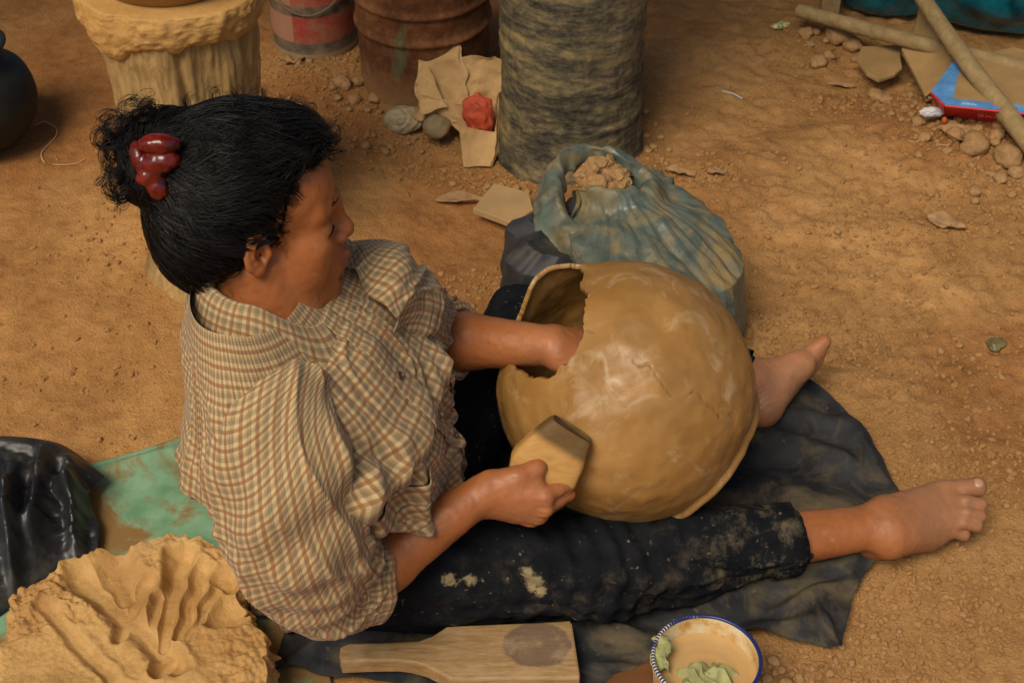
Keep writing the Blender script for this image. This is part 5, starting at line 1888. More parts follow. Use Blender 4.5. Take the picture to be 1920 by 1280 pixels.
for s in (-1, 1):
    pth = []
    for t in np.linspace(0, 1, 26):
        y_ = s * (.0205 + .029 * t)
        x_ = .0866 - .30 * (t - .25) ** 2 * .03 - .006 * t
        p0 = np.array([x_ - .0004, y_, .0095 + .0012 * math.sin(t * 3)])
        d = np.array([.0045, s * .0025 * t, -.0035])
        pth.append([hl(*(p0 + d * q_ * (1 - .2 * q_))) for q_ in np.linspace(0, 1, 4)])
    V, F = strands(np.array(pth), np.linspace(.0013, .0004, 4))
    obj('eyelashes', V, F, MAT['hair'], body)
    pth = []
    for k in range(30):
        t = rh.random() * .55
        y_ = s * (.012 + .038 * t)
        z_ = .0385 + .0065 * math.sin(t * 2.4) + rh.normal() * .0016
        x_ = .0985 - .14 * abs(y_) * (.4 + abs(y_) * 9)
        d = np.array([-.002, s * .006, .0012 - .002 * t])
        q0 = np.array([x_, y_, z_])
        pth.append([hl(*(q0 + d * q_)) for q_ in np.linspace(0, 1, 4)])
    pth = np.array(pth)
    # settle the brow hairs on the skin
    for _ in range(6):
        dd = BD.at(pth)
        pth = pth - (HR[:, 0])[None, None] * (dd - .0004)[..., None] * .8
    V, F = strands(pth, np.linspace(.00026, .0001, 4))
    obj('eyebrow', V, F, MAT['hair'], body)

# ------------------------------------------------------------------ hair
HC, HRd = np.array([-.020, 0, .052]), np.array([.113, .092, .112])
HF = Field()
HF.ell(hl(*HC), HRd * HS * .955, HR, .01)
HF.ell(hl(-.055, 0, .0), np.array([.070, .072, .085]) * HS, HR, .03)
HF.ell(hl(.045, 0, .110), np.array([.045, .062, .030]) * HS, HR, .03)
def hair_side(l):
    """positive where hair grows, in head space"""
    z = l[..., 2]
    xh = np.interp(z, [-.12, -.06, -.023, -.002, .010, .030, .048, .070, .095, .115, .140, .17], [-.085, -.060, -.033, .000, .017, .028, .032, .034, .038, .054, .096, .17])
    xh = xh + .040 * np.maximum(0, 1 - (l[..., 1] / .045) ** 2) * sstep(.055, .100, z)
    return (xh - l[..., 0]) * .75 + .006 * noise(l * 60, 5)
def hairline(p):
    l = to_head(p)
    return hair_side(l) * HS
HF.plane_cut(hairline, .016)
for s in (-1, 1):
    HF.ell(hl(.002, s * .090, -.006), np.array([.023, .028, .031]) * HS, HR, .010, True)
BUN = [(-.118, -.005, .100, .032), (-.135, .012, .108, .024), (-.105, .02, .118, .032), (-.128, -.02, .075, .024)]
for x_, y_, z_, r_ in BUN:
    HF.ell(hl(x_, y_, z_), np.array([r_, r_, r_ * .85]) * HS, HR, .015)
hV, hF_ = HF.mesh(0.0028)
hN = vnormals(hV, hF_)
l = to_head(hV)
clipd = np.array([-.125, -.02, .085])
dcl = l - clipd
flow = np.arctan2(dcl[:, 1], dcl[:, 2] * .9 + .3 * dcl[:, 0])
rid = noise(_st([flow * 16, np.linalg.norm(dcl, axis=1) * 14, flow * 0], -1), 3) + .6 * noise(_st([flow * 40, np.linalg.norm(dcl, axis=1) * 22, flow * 0], -1), 4)
hV = hV + hN * (0.0032 * rid + 0.007 * fbm(l * 17, 2, 8) - .0065)[:, None]
hair = obj('hair', hV, hF_, MAT['hair_mass'], person)

def hair_grad(p):
    e = .0015
    return np.stack([HF.at(p + e * np.eye(3)[i]) - HF.at(p - e * np.eye(3)[i]) for i in range(3)], -1) / (2 * e)
def hair_paths(root, K, step, seed, rise=.004, wave=.55):
    """strands that start on the cap and run over its surface towards the clip"""
    r = np.random.default_rng(seed)
    n = len(root)
    goal = hl(*clipd)
    p = root.copy()
    out = []
    off = r.random(n) * rise
    ph = 5 * noise(to_head(root) * 16, 3) + r.random(n) * .8
    st_ = step * (.6 + .8 * r.random(n))
    for k in range(K):
        g = hair_grad(p)
        g /= np.maximum(np.linalg.norm(g, axis=1, keepdims=True), 1e-6)
        d = HF.at(p)
        env = math.sin(math.pi * min(1, (k + .6) / K)) ** .5
        p = p - g * np.clip(d - off * env + .0012 * (1 - env), -.012, .012)[:, None]
        out.append(p.copy())
        t = goal - p
        dist = np.linalg.norm(t, axis=1, keepdims=True)
        t = t / np.maximum(dist, 1e-6)
        t = t - g * (t * g).sum(1, keepdims=True)
        t /= np.maximum(np.linalg.norm(t, axis=1, keepdims=True), 1e-3)
        sdir_ = np.cross(g, t)
        wv = wave * np.sin(ph + k * .75) * sstep(.015, .04, dist[:, 0])
        p = p + (t * np.minimum(st_, dist[:, 0] * .5)[:, None] + sdir_ * (wv * st_)[:, None])
    return np.stack(out, 1)
l = to_head(hV)
hs_ = hair_side(l)
ridx = rh.permutation(len(hV))
good = ridx[(l[ridx, 2] > -.09)]
pth = hair_paths(hV[good[:5600]], 15, .0075, 1, .006)
V, F = strands(pth, np.linspace(.00075, .0004, 15)[None])
obj('swept_back_strands', V, F, MAT['hair'], hair)
# fine short hairs where the hair begins at brow, temple and nape
class _Both:
    @staticmethod
    def at(p):
        return np.minimum(_HF.at(p), BD.at(p))
lb = to_head(bV)
hsb = hair_side(lb)
edge_ = np.nonzero((hsb < .002) & (hsb > -.011) & (np.linalg.norm(lb - np.array([.0, 0, .03]), axis=1) < .125) & (lb[:, 2] > -.02) & (np.hypot(lb[:, 0] + .004, lb[:, 2]) > .036))[0]
edge_ = rh.permutation(edge_)[:1300]
_HF, HF = HF, _Both
pth = hair_paths(bV[edge_], 9, .0042, 2, .0012, .8)
HF = _HF
V, F = strands(pth, np.linspace(.00012, .00034, 9)[None])
obj('hairline_wisps', V, F, MAT['hair'], hair)

def curls(starts, dirs, L, crad, turns, K, seed, rad=.0005, droop=0.0, clump=1, spread=.0015):
    r = np.random.default_rng(seed)
    n = len(starts)
    t = np.linspace(0, 1, K)[None, :, None]
    dirs = dirs / np.linalg.norm(dirs, axis=1, keepdims=True)
    def rep(x):
        return np.repeat(x, clump, 0)
    jit = r.normal(size=(n * clump, 3)) * spread
    ref = rep(r.normal(size=(n, 3)))
    L_ = rep(L * (.5 + r.random(n)))[:, None, None] * (.85 + .3 * r.random((n * clump, 1, 1)))
    cr = rep(crad * (.4 + r.random(n)))[:, None, None] * (.85 + .3 * r.random((n * clump, 1, 1))) * (t ** .6)
    tw = rep(turns * (.6 + .8 * r.random(n)))[:, None, None] * 6.28 * t + rep(6.28 * r.random(n))[:, None, None] + .25 * r.normal(size=(n * clump, 1, 1))
    starts, dirs = rep(starts) + jit, rep(dirs)
    a = np.cross(dirs, ref); a /= np.linalg.norm(a, axis=1, keepdims=True)
    b = np.cross(dirs, a)
    tw0 = tw[:, :1]
    c_ = starts[:, None] + dirs[:, None] * L_ * t * (1 - .35 * t) + cr * ((np.cos(tw) - np.cos(tw0)) * a[:, None] + (np.sin(tw) - np.sin(tw0)) * b[:, None])
    c_[..., 2] -= (droop * t[..., 0] ** 2)
    return strands(c_, np.linspace(rad, rad * .45, K)[None])
def head_pts(arr):
    return HO + HS * (np.asarray(arr) @ HR.T)
# loose curls of the bun, over the crown, at the forehead and nape
def head_pts(arr):
    return HO + HS * (np.asarray(arr) @ HR.T)
parts = []
n = 70
c0 = np.array(BUN)[rh.integers(0, 4, n), :3]
dr = rh.normal(size=(n, 3)) + np.array([-.9, 0, .6])
dr /= np.linalg.norm(dr, axis=1, keepdims=True)
tg = np.cross(dr, rh.normal(size=dr.shape)) * .8 + dr * .45
parts.append(curls(head_pts(c0 + dr * .024), tg @ HR.T, .034, .0145, 1.0, 26, 3, .00042, clump=14, spread=.0013))
n = 60
d0 = rh.normal(size=(n * 6, 3)); d0 /= np.linalg.norm(d0, axis=1, keepdims=True)
d0 = d0[(d0[:, 2] > .45) & (d0[:, 0] < .8)][:n]
tg = np.cross(d0, rh.normal(size=d0.shape)) * 1.0 + d0 * .30
parts.append(curls(head_pts(HC + d0 * HRd * .95), tg @ HR.T, .030, .008, .8, 16, 5, .0004, clump=9, spread=.002))
n = 150
d0 = rh.normal(size=(n * 6, 3)); d0 /= np.linalg.norm(d0, axis=1, keepdims=True)
d0 = d0[(d0[:, 2] > .35) & (d0[:, 0] < .8)][:n]
tg = np.cross(d0, rh.normal(size=d0.shape)) * .9 + d0 * .5
parts.append(curls(head_pts(HC + d0 * HRd * .96), tg @ HR.T, .026, .006, .6, 14, 15, .00022))
n = 34
yy = rh.uniform(-.042, .042, n)
st_ = _st([.078 - 9 * yy ** 2 + rh.normal(size=n) * .006, yy, .112 - 2 * yy ** 2 + rh.normal(size=n) * .008], -1)
parts.append(curls(head_pts(st_), (_st([np.full(n, .6), rh.normal(size=n) * .7, rh.normal(size=n) * .4 + .25], -1)) @ HR.T, .018, .008, 1.1, 18, 6, .0004, clump=9, spread=.002))
for s in (-1, 1):
    st_ = np.array([[.026, s * .0745, .022], [.020, s * .0760, .016], [.030, s * .0730, .034]])
    parts.append(curls(head_pts(st_), np.array([[.25, s * .10, -1.], [.5, s * .05, -.8], [.35, s * .05, -.9]]) @ HR.T, .024, .005, .7, 18, 8, .00016, clump=4, spread=.001))
    st_ = np.array([[-.040, s * .066, -.045], [-.05, s * .06, -.055]])
    parts.append(curls(head_pts(st_), np.array([[.6, s * .3, -.8], [.5, s * .3, -1]]) @ HR.T, .026, .010, .7, 20, 9, .00016, clump=4, spread=.001))
V, F = cat([(v_, f_) for v_, f_ in parts])
obj('loose_curls', V, F, MAT['hair'], hair)

# claw clip
yc = hl(-.128, -.035, .080)[1]
CF = Field()
def cpx(px, py, dy=0.0):
    return Py(px, py, yc + dy)
for px, py, a_, b_, dy, rt_ in ((298, 270, .024, .011, .0, 0), (302, 302, .021, .013, -.004, .1), (286, 326, .019, .010, -.006, .5), (296, 345, .014, .018, -.008, .2), (262, 296, .010, .019, .004, .3)):
    Rz = _st([RT * math.cos(rt_) + UP * math.sin(rt_), -RT * math.sin(rt_) + UP * math.cos(rt_), TC], 1)
    CF.ell(cpx(px, py, dy), [a_, b_, .012], Rz, .004)
CF.cone(cpx(276, 318), cpx(299, 362, -.006), .006, .003, .004)
CF.cone(cpx(250, 300, .01), cpx(272, 322, 0), .005, .004, .004)
V, F = CF.mesh(0.0016)
V = V + vnormals(V, F) * (.0022 * crumple(V * 70, 4, 2))[:, None]
obj('hair_clip', V, F, MAT['clip'], person)

# ------------------------------------------------------------------ trousers
TF = Field()
TF.ell((-.215, 1.460, .090), (.140, .150, .090), None, .04)
HMR = P(1462, 1014, .062)
TF.cone((-.19, 1.385, .095), KR, .090, .070, .03)
calf = KR + .45 * (HMR - KR)
TF.cone(KR, calf, .070, .062, .02)
TF.cone(calf, HMR, .062, .052, .02)
TF.cone((-.16, 1.50, .100), KL, .095, .072, .03)
HML = P(1375, 705, .068)
TF.cone(KL, HML, .072, .046, .02)
TF.ell((-.06, 1.46, .045), (.13, .10, .05), None, .03)
tV, tF = TF.mesh(0.0042, disp=None)
tN = vnormals(tV, tF)
axd = unit(HMR - np.array([-.19, 1.365, .1]))
al = tV @ axd
ac = np.arctan2(tV[:, 2] - .08, tV[:, 1] - 1.39)
w1 = noise(_st([al * 16 + 2.2 * np.sin(ac * 1.3), ac * 1.6, al * 0], -1), 3)
w2 = noise(_st([al * 38 + 3 * np.sin(ac), ac * 2.5, al * 0 + 4], -1), 5)
kf = np.exp(-(np.linalg.norm(tV - KR, axis=1) / .12) ** 2)
tV = tV + tN * (0.006 * w1 + 0.0030 * w2 + 0.004 * kf * np.sin(al * 190 + 2 * np.sin(ac * 2)) + 0.0012 * fbm(tV * 60, 2, 7))[:, None]
tV[:, 2] = np.maximum(tV[:, 2], 0.012)
# hem ends: flatten a cuff edge where the calf comes out
# dried clay: splashes on the near thigh, dust towards the hem
spl = np.zeros(len(tV))
for px, py, r_ in ((1003, 1090, .017), (988, 1076, .012), (1012, 1106, .012), (845, 1086, .012), (884, 1086, .011)):
    o_ = np.array([0, 0, CAM_H]); d_ = unit(P(px, py, 0) - o_)
    w_ = tV - o_; t_ = w_ @ d_
    spl = np.maximum(spl, np.exp(-(np.linalg.norm(w_ - t_[:, None] * d_, axis=1) / r_) ** 2) * (t_ < 2.1))
dst = sstep(.14, .36, tV[:, 0]) * sstep(1.55, 1.47, tV[:, 1]) + .35 * sstep(-.15, .05, tV[:, 0]) * sstep(1.38, 1.33, tV[:, 1])
trousers = obj('trousers', tV, tF, MAT['trousers'], person, col=np.stack([spl, np.clip(dst, 0, 1), 0 * spl], -1))
th = np.linspace(0, 2 * math.pi, 61)
for c_, d_, r_ in ((HMR, unit(AR - KR), .0515), (HML, unit(AL - KL), .0460)):
    s1 = unit(np.cross(d_, [0, 0, 1])); s2 = np.cross(s1, d_)
    ring_ = c_ + d_ * .020 + r_ * (np.cos(th)[:, None] * s1 + np.sin(th)[:, None] * s2) + d_ * (0.004 * np.sin(th * 3))[:, None]
    ring0 = c_ - d_ * .020 + (r_ + .001) * (np.cos(th)[:, None] * s1 + np.sin(th)[:, None] * s2)
    X = _st([ring0, c_ + (r_ + .0015) * (np.cos(th)[:, None] * s1 + np.sin(th)[:, None] * s2), ring_], 1)
    X[..., 2] = np.maximum(X[..., 2], .012)
    V, F = sheet(X, .0016)
    obj('hem', V, F, MAT['trousers'], trousers, col=np.tile([0., .9, 0.], (len(V), 1)))

# ------------------------------------------------------------------ shirt
# rings: z, cx, cy, front depth, back depth, half width, yaw
RG = np.array([
    [.022, -.250, 1.478, .140, .148, .150, 4], [.07, -.250, 1.476, .148, .150, .152, 4], [.14, -.252, 1.472, .158, .138, .156, 3], [.21, -.252, 1.462, .162, .132, .162, 0],
    [.28, -.254, 1.444, .160, .126, .166, -3], [.35, -.258, 1.416, .156, .124, .168, -7], [.41, -.266, 1.404, .140, .122, .172, -9], [.455, -.274, 1.398, .122, .112, .172, -10],
    [.490, -.282, 1.398, .104, .098, .154, -10], [.515, -.284, 1.403, .082, .086, .124, -9], [.538, -.283, 1.408, .066, .070, .088, -7], [.549, -.283, 1.410, .054, .060, .064, -5]])
NU, NV = 460, 300
dd_ = np.concatenate([[0], np.cumsum(np.hypot(np.diff(RG[:, 0]), .8 * np.diff(RG[:, 5])))])
vq = np.linspace(0, dd_[-1], NV)
rg = resample(np.concatenate([dd_[:, None], RG], 1), 2000)
rg = _st([np.interp(vq, rg[:, 0], rg[:, k]) for k in range(1, 8)], 1)
PHI = np.linspace(-math.pi, math.pi, NU)                      # 0 = centre front, minus = her right (near side)
cp_, sp_ = np.cos(PHI)[None], np.sin(PHI)[None]
ex = 2 / 2.1
cpe, spe = np.sign(cp_) * np.abs(cp_) ** ex, np.sign(sp_) * np.abs(sp_) ** ex
yw = np.radians(rg[:, 6])[:, None]
fx, fy = np.cos(yw), np.sin(yw)
dep = np.where(cp_ > 0, rg[:, 3:4], rg[:, 4:5])
xx = rg[:, 1:2] + dep * cpe * fx - rg[:, 5:6] * spe * fy
yy = rg[:, 2:3] + dep * cpe * fy + rg[:, 5:6] * spe * fx
zz_ = rg[:, 0:1] + 0 * xx
# shoulders ride forward on the far side, hem sags on the lap
TX = _st([xx, yy, zz_], -1)                              # (NV, NU, 3)
zrel = sstep(.30, .48, zz_)
TX[..., 2] -= .022 * np.clip(cp_, 0, 1) ** 1.2 * sstep(.470, .552, zz_)
TX[..., 0] += 0.045 * zrel * np.clip(sp_, 0, 1) ** 2 + 0.0
UM = PHI[None] * .178 + 0 * zz_
VM = vq[:, None] + 0 * zz_
# cloth folds, written in metres over the cloth
def fold_uv(u0, v0, u1, v1, w, a):
    du, dv = u1 - u0, v1 - v0
    t = np.clip(((UM - u0) * du + (VM - v0) * dv) / (du * du + dv * dv), 0, 1)
    d = np.hypot(UM - u0 - t * du, VM - v0 - t * dv)
    return a * np.exp(-(d / w) ** 2) * np.sin(math.pi * (t * .86 + .07))
NT = grid_normals(TX)
if (NT[150, NU // 2] @ np.array([1, 0, 0])) < 0: NT = -NT
cl = _st([UM, VM, 0 * UM], -1)
hgt = 0.010 * fbm(cl * np.array([9, 4, 1]), 3, 3) + 0.0055 * noise(cl * np.array([30, 14, 1]) + 3 * noise(cl * 9, 4)[..., None], 5)
for f_ in ((-.10, .40, -.22, .24, .013, .011), (-.06, .38, -.16, .20, .012, .010), (-.20, .34, -.06, .14, .014, .012), (-.26, .30, -.12, .12, .014, .010), (.02, .30, -.10, .12, .014, .010), (.10, .40, .02, .22, .014, .010),
           (.14, .30, .06, .12, .013, .010), (-.33, .42, -.36, .16, .016, .010), (-.40, .40, -.42, .10, .014, .012), (-.46, .36, -.47, .12, .013, .010), (-.30, .22, -.40, .08, .014, .012), (-.20, .14, -.34, .05, .012, .012), (-.52, .44, -.50, .2, .015, -.008),
           (-.15, .44, -.05, .33, .012, -.008), (-.24, .40, -.33, .30, .014, -.010), (-.04, .20, -.22, .06, .014, .012), (.08, .22, -.02, .06, .012, .011)):
    hgt = hgt + 1.9 * fold_uv(*f_)
low = sstep(.20, .0, VM)
def drape(ca, sa, f1, f2, pw, sd):
    uu_, vv_ = UM * ca + VM * sa, -UM * sa + VM * ca
    c_ = np.stack([uu_ * f1, vv_ * f2, 0 * UM], -1)
    c_ = c_ + .5 * np.stack([noise(c_ * .6, sd + 1), noise(c_ * .6, sd + 2), 0 * UM], -1)
    return (1 - np.abs(noise(c_, sd))) ** pw * sstep(-.25, .4, noise(np.stack([UM * 7, VM * 7, 0 * UM], -1), sd + 5))
bk_ = sstep(-.42, -.25, UM) * .85 + .15
hgt = hgt + bk_ * (.008 * drape(.80, .60, 4, 18, 2.5, 61) + .007 * drape(.55, -.83, 4, 20, 2.5, 71)) + .006 * drape(.15, .99, 22, 3, 2.5, 91)
hgt = hgt * sstep(vq[-1] - .005, vq[-1] - .10, VM)
hgt = hgt + low * 0.007 * np.sin(UM * 95 + 2.5 * noise(cl * 8, 9))
TX = TX + NT * hgt[..., None]
# yoke and shoulder seams: a fine raised welt
TX = TX + NT * (0.0016 * np.exp(-((VM - .485) / .0022) ** 2) * (np.abs(UM) > .05))[..., None]
TX[..., 2] = np.maximum(TX[..., 2], .014)
Fg = grid_faces(NV, NU)
shirt = obj('shirt', TX, Fg[:, ::-1], MAT['plaid'], person, uv=_st([UM, VM], -1).reshape(-1, 2))
# neck facing so that the opening has an inside
def sample(u, v, off=0.0):
    """point on the shirt at (u,v) metres"""
    iu = np.clip((np.asarray(u) / .178 + math.pi) / (2 * math.pi) * (NU - 1), 0, NU - 1.001)
    iv = np.clip(np.asarray(v) / vq[-1] * (NV - 1), 0, NV - 1.001)
    i0, j0 = iv.astype(int), iu.astype(int)
    a, b = (iv - i0)[..., None], (iu - j0)[..., None]
    def bl(G):
        return (1-a)*(1-b)*G[i0, j0] + (1-a)*b*G[i0, j0+1] + a*(1-b)*G[i0+1, j0] + a*b*G[i0+1, j0+1]
    return bl(TX) + bl(NT) * np.asarray(off)[..., None]

def cloth_patch(name, u0, u1, v0, v1, n, m, off, bulge, parent, skew=0.0, point=0.0, uvoff=(0.006, 0.009), gape=0.0, top_open=False):
    s = np.linspace(0, 1, n)[:, None]; t = np.linspace(0, 1, m)[None]
    u = u0 + (u1 - u0) * s + skew * t
    v = v0 + (v1 - v0) * t - point * (1 - t) * np.sin(math.pi * s)
    o_ = off + bulge * np.sin(math.pi * s) * np.sin(math.pi * t) ** .7 + gape * (t ** 2 if top_open else (1 - t) ** 2) * np.sin(math.pi * s)
    X = sample(u, v, o_)
    V, F = sheet(X, .0012)
    uv = _st([u + uvoff[0], v + uvoff[1]], -1).reshape(-1, 2)
    return obj(name, V, F, MAT['plaid'], parent, uv=np.concatenate([uv, uv]))
top = vq[-1]
cloth_patch('placket', -.015, .016, .09, top - .030, 8, 120, .0035, .001, shirt, uvoff=(.004, .012))
# far (left) and near (right) breast pockets with flaps
for uc, vc, sk in ((-.115, .245, -.012), (.105, .265, .008)):
    pk = cloth_patch('pocket', uc - .048, uc + .048, vc - .055, vc + .048, 40, 40, .003, .009, shirt, sk, .008, gape=.010, top_open=True)
    cloth_patch('pocket_flap', uc - .052 + sk, uc + .052 + sk, vc + .030, vc + .072, 40, 24, .005, .004, shirt, 0, .012, (.011, .003), gape=.012)
for v_ in (.125, .20, .275, .35, .415):
    c_ = sample(np.array([0.001]), np.array([v_]), np.array([.0055]))[0]
    c2 = sample(np.array([0.001]), np.array([v_]), np.array([.0085]))[0]
    V, F = tube(np.array([c_, c_ + (c2 - c_) * .4, c2]), [.0055, .0058, .0045], 14)
    obj('button', V, F, MAT['button'], shirt)

# sleeves
def sleeve(path, rads, name, seed, cuff_len, cuff_r, squash=1.0):
    nL, nA = 200, 220
    pth = resample(np.array(path), nL)
    dl = np.concatenate([[0], np.cumsum(np.linalg.norm(np.diff(pth, axis=0), axis=1))])
    T, N, B = frames(pth, (0, -1, .3))
    ra = np.interp(dl, np.linspace(0, dl[-1], len(rads)), rads)
    k = np.ones(15) / 15
    ra = np.convolve(np.pad(ra, 7, 'edge'), k, 'valid')
    a = np.linspace(0, 2 * math.pi, nA + 1)
    uu = a[None] * .080 + 0 * dl[:, None]
    vv = dl[:, None] + 0 * a[None]
    c3 = _st([np.cos(a)[None] + 0 * vv, np.sin(a)[None] + 0 * vv, vv * 14], -1)
    tt = vv / dl[-1]
    h = 0.006 * noise(c3 * np.array([1.3, 1.3, 1.0]), seed) + 0.0035 * noise(c3 * np.array([2.2, 2.2, 2.6]) + noise(c3, seed + 3)[..., None] * 2, seed + 1)
    diag = np.sin(vv * 150 + 2.2 * np.cos(a[None] + 1 + seed) + 2.5 * noise(c3 * .8, seed + 5))
    h = h + 0.0075 * diag * sstep(.38, .8, tt) * (0.5 + 0.5 * noise(c3 * .9, seed + 7))
    diag2 = np.sin(vv * 60 + 3 * np.sin(a[None] * 1 + seed) + 2 * noise(c3 * .7, seed + 9))
    h = h + 0.0065 * diag2 * sstep(.7, .2, tt)
    def drp(k1, k2, tw_, sd_):
        c_ = np.stack([np.cos(a + 0 * vv) * k1, np.sin(a + 0 * vv) * k1, vv * k2 + tw_ * np.cos(a - 1.2)], -1)
        c_ = c_ + .45 * np.stack([noise(c_ * .7, sd_ + 1), noise(c_ * .7, sd_ + 2), noise(c_ * .7, sd_ + 3)], -1)
        return (1 - np.abs(noise(c_, sd_))) ** 4
    h = h + .009 * drp(.7, 19, 1.6, seed + 30) * sstep(.25, .6, tt) + .008 * drp(1.6, 9, 1.0, seed + 40) * sstep(.9, .5, tt)
    r_ = ra[:, None] + h
    X = pth[:, None] + r_[..., None] * (np.cos(a)[None, :, None] * N[:, None] + np.sin(a)[None, :, None] * B[:, None])
    X0 = pth[:, None] + ra[:, None, None] * (np.cos(a)[None, :, None] * N[:, None] + np.sin(a)[None, :, None] * B[:, None])
    cum = np.concatenate([np.zeros((1, nA + 1)), np.cumsum(np.linalg.norm(np.diff(X0, axis=0), axis=-1), 0)])
    cum = cum[-1:] - cum
    X[..., 2] = np.maximum(X[..., 2], .016)
    uv = _st([uu, cum], -1).reshape(-1, 2)
    sl = obj(name, X, grid_faces(nL, nA + 1), MAT['plaid'], shirt, uv=uv)
    # turned-up cuff: outer layer folded back to the inside
    e, T1 = pth[-1], unit(pth[-1] - pth[-8])
    n1 = unit(N[-1] - T1 * (N[-1] @ T1)); b1 = np.cross(T1, n1)
    pro = [(-cuff_len, .000), (-cuff_len - .001, .006), (-cuff_len * .8, .0088), (-cuff_len * .4, .0088), (0, .0078), (.004, .003), (.005, -.001), (.002, -.005), (-cuff_len * .8, -.007)]
    pro = resample(np.array(pro), 50)
    ca = cuff_r + 0.0035 * noise(_st([np.cos(a) * 1.6, np.sin(a) * 1.6, a * 0 + seed], -1), seed + 2)
    wob = 0.006 * noise(_st([np.cos(a) * 1.3, np.sin(a) * 1.3, a * 0 + seed], -1), seed + 8)
    rr = ca[None] + pro[:, 1:2] + 0.0022 * noise(_st([np.cos(a)[None] * 4 + 0 * pro[:, :1], np.sin(a)[None] * 4 + 0 * pro[:, :1], pro[:, :1] * 60 + 0 * a[None]], -1), seed)
    Xc = e + (pro[:, :1] + wob[None])[..., None] * T1 + rr[..., None] * (np.cos(a)[None, :, None] * n1 + np.sin(a)[None, :, None] * b1)
    Xc[..., 2] = np.maximum(Xc[..., 2], .015)
    dl2 = np.concatenate([[0], np.cumsum(np.linalg.norm(np.diff(pro, axis=0), axis=1))])
    uvc = _st([a[None] * .058 + .007 + 0 * dl2[:, None], dl2[:, None] + .013 + 0 * a[None]], -1).reshape(-1, 2)
    obj('cuff', Xc, grid_faces(len(pro), nA + 1), MAT['plaid'], sl, uv=uvc)
    return sl
sleeve([(-.262, 1.330, .470), (-.268, 1.275, .450), (-.262, 1.243, .375), (-.250, 1.238, .290), (-.226, 1.258, .205), (-.178, 1.288, .188)],
       [.056, .072, .084, .085, .078, .067, .056], 'sleeve', 3, .046, .053)
sleeve([(-.205, 1.450, .470), (-.185, 1.500, .458), (-.160, 1.560, .395), (-.136, 1.610, .320), (-.115, 1.632, .285), (-.075, 1.612, .298)],
       [.064, .072, .072, .066, .060, .054, .048], 'sleeve', 13, .036, .047)

# collar: stand, fold and fall round the neck, open at the throat
nA = 160
ps = np.linspace(-1, 1, nA)                                   # -1 her right front point, 0 nape, 1 left front point
ang_ = ps * math.radians(158)
cN = np.array([-.281, 1.412])
yw_ = math.radians(-5)
bdir = np.array([-math.cos(yw_), -math.sin(yw_)]); sdir = np.array([-math.sin(yw_), math.cos(yw_)])
rx_, ry_ = .070, .074
rx_ = np.where(np.cos(ang_) > 0, .070, .060)
cx_ = cN[0] + rx_ * np.cos(ang_) * bdir[0] + ry_ * np.sin(ang_) * sdir[0]
cy_ = cN[1] + rx_ * np.cos(ang_) * bdir[1] + ry_ * np.sin(ang_) * sdir[1]
front = sstep(.50, 1.0, np.abs(ps))
zb = .555 - .046 * front
radd = _st([cx_ - cN[0], cy_ - cN[1]], -1); radd /= np.linalg.norm(radd, axis=1, keepdims=True)
prof_c = [(-.003, -.012), (-.004, .012), (-.001, .024), (.005, .0265), (.011, .022), (.021, .004), (.030, -.016), (.033, -.024)]
prof_c = resample(np.array(prof_c), 40)
X = np.zeros((nA, 40, 3))
fall = np.clip(np.linspace(-.6, 1, 40), 0, 1)[None]
ptx = sstep(.70, 1.0, np.abs(ps))[:, None] * fall
X[..., 0] = cx_[:, None] + radd[:, :1] * (prof_c[None, :, 0] + .026 * ptx)
X[..., 1] = cy_[:, None] + radd[:, 1:] * (prof_c[None, :, 0] + .026 * ptx)
X[..., 2] = zb[:, None] + prof_c[None, :, 1] * (1 - .25 * front[:, None]) - .030 * ptx
X += 0.0014 * _st([noise(X * 22, 3), noise(X * 22 + 5, 4), noise(X * 22 + 9, 5)], -1)
dl2 = np.concatenate([[0], np.cumsum(np.linalg.norm(np.diff(prof_c, axis=0), axis=1))])
uv = _st([(ang_ * .09)[:, None] + 0 * dl2[None], dl2[None] + .004 + 0 * ang_[:, None]], -1).reshape(-1, 2)
V, F = sheet(X, .0016)
obj('collar', V, F, MAT['plaid'], shirt, uv=np.concatenate([uv, uv]))

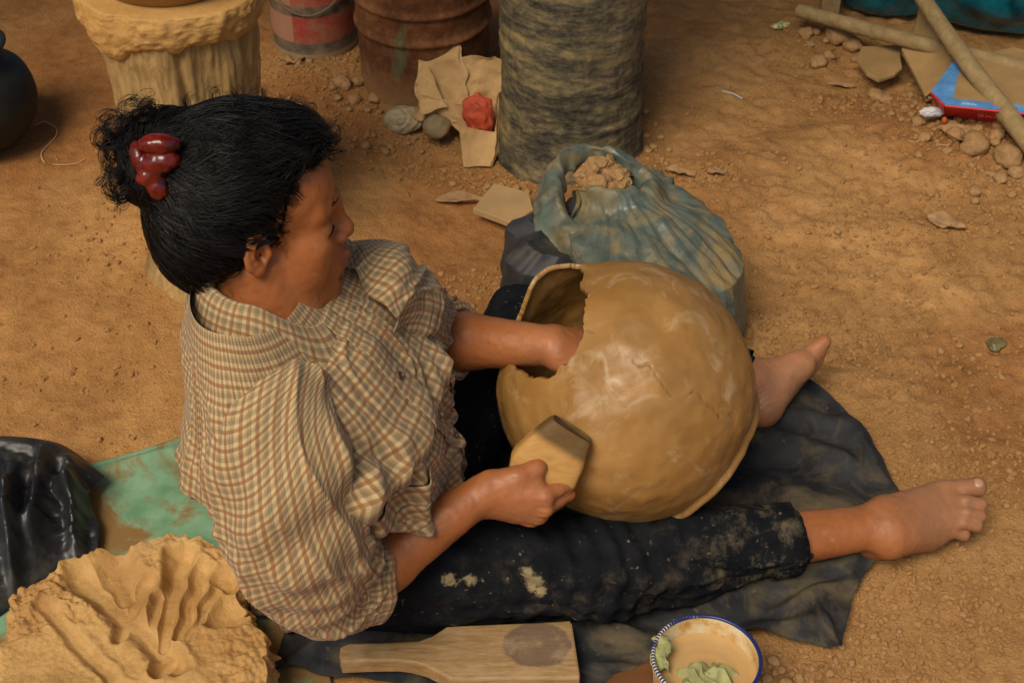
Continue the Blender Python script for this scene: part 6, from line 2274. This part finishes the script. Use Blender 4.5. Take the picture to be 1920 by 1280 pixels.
# ------------------------------------------------------------------ paddle in her hand
G0 = TIP - PA * .186                                           # foot of the handle, hidden in the fist
gax = PA
def pad_pt(s_, w_, t_):
    return G0 + gax * s_ + pw * w_ + pn * t_
pn = unit(TC - gax * (TC @ gax) + .15 * np.cross(gax, TC)); pn = unit(pn - gax * (pn @ gax))
pw = np.cross(pn, gax)
secs = [(.060, .011, .010), (.066, .014, .012), (.074, .024, .014), (.082, .031, .016), (.088, .034, .017), (.114, .0455, .018), (.124, .0460, .018), (.150, .041, .017), (.182, .031, .016), (.186, .028, .014)]
rings, cols = [], []
ns = 40
a = np.linspace(0, 2 * math.pi, ns, endpoint=False)
S_ = resample(np.array(secs), 90, False)
for s_, w_, t_ in S_:
    e_ = .42 if s_ > .07 else .8
    rings.append([pad_pt(s_, w_ * np.sign(math.cos(q_)) * abs(math.cos(q_)) ** e_, t_ * np.sign(math.sin(q_)) * abs(math.sin(q_)) ** e_) for q_ in a])
    wet = float(sstep(.152, .166, s_))
    for q_ in a:
        cols.append(np.array([1, 1, 1]) * (1 - wet) + wet * np.array([.30, .33, .40]))
R_ = np.array(rings)
R_ += 0.0010 * fbm(R_ * 60, 2, 3)[..., None] * pn
V = np.concatenate([R_.reshape(-1, 3), R_[0].mean(0)[None], R_[-1].mean(0)[None]])
cols += [[1, 1, 1], [.30, .33, .40]]
nR = len(R_)
tag(obj('beating_paddle', V, [grid_faces(nR, ns, wrap_v=True), tri_cap(0, ns, nR * ns, True), tri_cap((nR - 1) * ns, ns, nR * ns + 1)], MAT['paddle_wet'], col=np.array(cols)),
    'short clay stained wooden paddle held in her right hand', 'paddle')

# ------------------------------------------------------------------ thatch roof added out of view to shade the back of the scene
nx_, ny_ = 60, 30
gx_ = np.linspace(-4.5, 4.5, nx_)[:, None]; gy_ = np.linspace(1.75, 6.5, ny_)[None]
X = _st([gx_, gy_, 2.25 + 0.28 * (gy_ - 1.75) + 0.03 * noise(_st([gx_ * 2, gy_ * 2, 0 * gx_], -1), 5)], -1)
V, F = sheet(X, 0.12)
tag(obj('shade_roof', V, F, MAT['added_thatch'], smooth=False), 'unseen thatch roof added to shade the back of the scene', kind='structure')

# ------------------------------------------------------------------ origins at each single-mesh thing's base
for o in list(COL.objects):
    if o.type == 'MESH' and o.parent is None and not o.children and o.data.users == 1 and o.get('kind') is None and Vector(o.location).length < 1e-6:
        me = o.data
        V = np.zeros(len(me.vertices) * 3)
        me.vertices.foreach_get('co', V)
        V = V.reshape(-1, 3)
        c = np.array([(V[:, 0].min() + V[:, 0].max()) / 2, (V[:, 1].min() + V[:, 1].max()) / 2, V[:, 2].min()])
        me.vertices.foreach_set('co', (V - c).ravel())
        o.location = c
        me.update()
